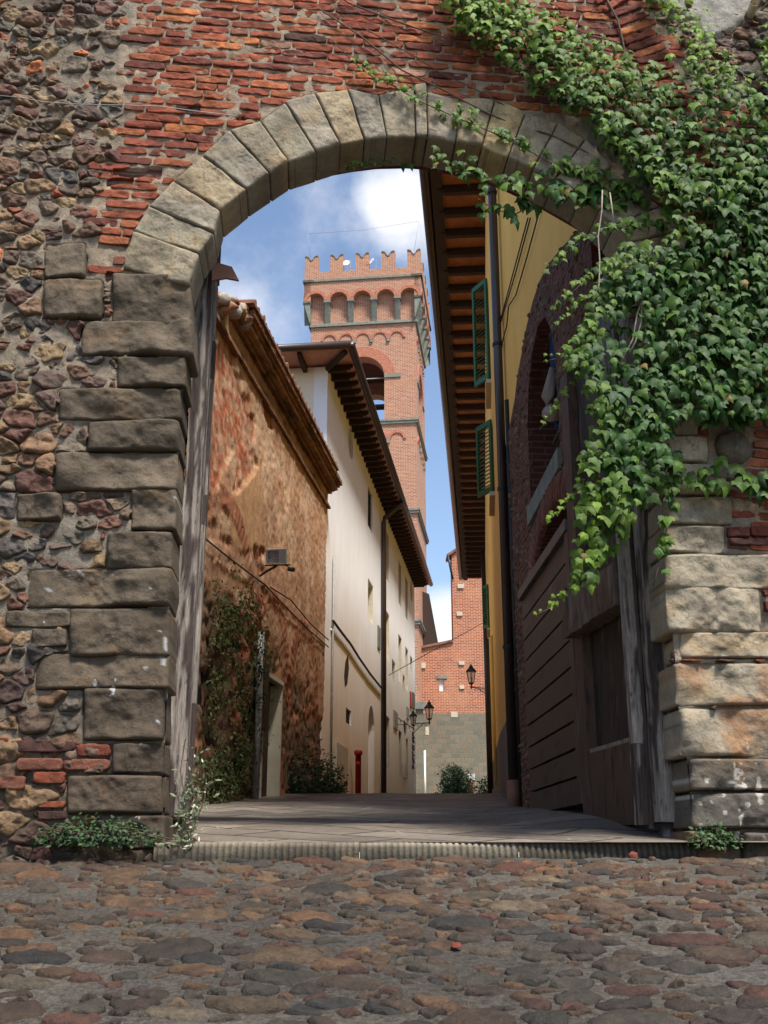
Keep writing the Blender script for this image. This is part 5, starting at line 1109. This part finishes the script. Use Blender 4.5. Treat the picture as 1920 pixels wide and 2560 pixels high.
# creepers and shrubs against the brown wall
def onb(x, y, h): return np.array(BF.pt(*hit(BF, x, y), h))
def creeper(name, pts, n, size, col, label, cat):
    t = empty(name, tuple(onb(*pts[0][:2], .05)), label, cat); a = Acc(); P = []
    for (x, y, sx, sy, w_) in pts:
        k = int(n * w_); c = onb(x, y, .08); e = RNG.normal(0, 1, (k, 3)); P.append(c + np.array(BF.U)[None] * e[:, :1] * sx + np.array([[0, 0, 1.]]) * e[:, 1:2] * sy + np.array(BF.N)[None] * (np.abs(e[:, 2:]) * .09))
    P = np.concatenate(P); keep = (fbm(P * 3.0, 3, 77) > -.08) & (P[:, 2] > gz(P[:, 1]) - .05); P = P[keep]; k = len(P); leaves(a, P, np.array(BF.N)[None] + RNG.normal(0, .5, (k, 3)) + np.array([0, 0, .4]), RNG.normal(0, .6, (k, 3)) - np.array([0, 0, .8]), RNG.uniform(.6, 1.3, k) * size, np.array(col)[None] * RNG.uniform(.5, 1.6, (k, 1)), (OV_, OFc)); addm('foliage', a, M['leafdull'], t, smooth=False)
creeper('creeper', [(540, 1580, .35, .42, .3), (600, 1540, .4, .25, .15), (520, 1700, .25, .5, .12), (590, 1760, .22, .45, .2), (570, 1900, .35, .45, .35), (520, 1950, .4, .25, .3)], 4200, .055, (.05, .065, .022), 'dark creeper clinging to the near end of the brown plaster wall', 'creeper')
creeper('creeper', [(633, 1690, .12, .4, .5), (640, 1770, .1, .35, .4), (628, 1640, .1, .15, .2)], 900, .045, (.035, .055, .02), 'thin dark creeper climbing round the grey pipe on the brown wall', 'creeper')
for x, y, r_, h_, lab in ((735, 1992, .55, .75, 'wide dark green shrub at the foot of the brown wall beyond its doorway'), (795, 1990, .45, .62, 'smaller shrub at the far end of the brown wall by the white house')):
    c = BF.pt(hit(BF, x, y)[0], 0, .15); tuft('shrub', (c.x, c.y, float(gz(c.y)) - .05), r_, .4, h_ * 1.25, 1500, .06, (.03, .055, .02), lab, 'shrub', stems=14)
c = at(1140, 1975, 48.); tuft('round_bush', (c[0], 48, c[2] - .15), .80, .7, 1.35, 3200, .10, (.035, .07, .022), 'round dark green bush in front of the stone church wall', 'bush', stems=10)
c = at(1222, 1980, 47.); tuft('round_bush', (c[0], 47, c[2] - .2), .5, .5, .95, 900, .10, (.04, .075, .022), 'bush half hidden behind the corner of the yellow house', 'bush', stems=6)
c = at(1178, 1960, 49.); t_ = empty('sign_post', (c[0], 49, 2.3), 'small brick post with a white top beside the round bush', 'post'); part('post', 'church', t_, lambda mb: mb.box((c[0], 49, 2.5), (.28, .28, 1.1))); part('cap', 'white', t_, lambda mb: mb.box((c[0], 49, 3.2), (.34, .3, .28)))
# small things on the wall face
pc = WF.pt(*wp(1878, 38), 0); t_ = part('drain_spout', 'reveal', gw, lambda mb: (mb.tube([pc - Vector(WF.N) * .1, pc + Vector(WF.N) * .12 + Vector((-.02, 0, 0))], .032, 14, False), mb.tube([pc - Vector(WF.N) * .1, pc + Vector(WF.N) * .118 + Vector((-.02, 0, 0))], .024, 14, False)), True)
tubepart('wall_cable', 'metalgrey', gw, [WF.pt(*wp(*p), .045) for p in [(0, 250), (60, 256), (110, 266), (200, 272), (300, 274), (400, 277), (500, 290), (560, 297), (595, 302)]], .003, 6)

part('projecting_tile', 'terracotta', gw, lambda mb: mb.slab(Frame(WF.pt(0, 0, -.30), WF.U, WF.N), [wp(520, 590), wp(572, 605), wp(590, 640), wp(556, 634), wp(520, 640)], [], -.02, .0))

pe = YF.pt(39.6, 0, .09); tubepart('downpipe', 'metalbrown', yh, [(pe.x, pe.y, YZ), (pe.x, pe.y, float(gz(pe.y)) - .1)], .085, 10)

# broken bits of brick lying on the cobbles
for i, (x, y, sz_, lab) in enumerate([(1142, 2378, .017, 'small red brick fragment lying among the cobbles in the middle foreground'), (1582, 2152, .026, 'largest red brick fragment on the cobbles near the right end of the kerb'), (1710, 2180, .014, 'tiny red brick crumb on the cobbles in front of the right pillar'), (483, 2100, .018, 'red brick fragment resting on the left end of the stone kerb')]):
    az, el = ray(x, y); Y = (1.05) / (.17 - el) if y > 2125 else 5.99
    fa = Acc(); th = np.arange(12) * 2 * np.pi / 12; gz0 = float(gz(Y)) + .022 if y > 2125 else .055
    stone(fa, np.array([0., 0.]), np.full(12, sz_), np.stack([np.cos(th), np.sin(th)], 1), sz_ * .9, .01, (.19, .05, .028), lambda P, X=az * Y, Y=Y, z=gz0: P + np.array([X, Y, z]), 6, 4, .012, 25, .35, .3, 50 + i)
    o = addm('brick_fragment', fa, M['brick'], None); setp(o, label=lab, category='rubble', group='brick fragments on the ground')
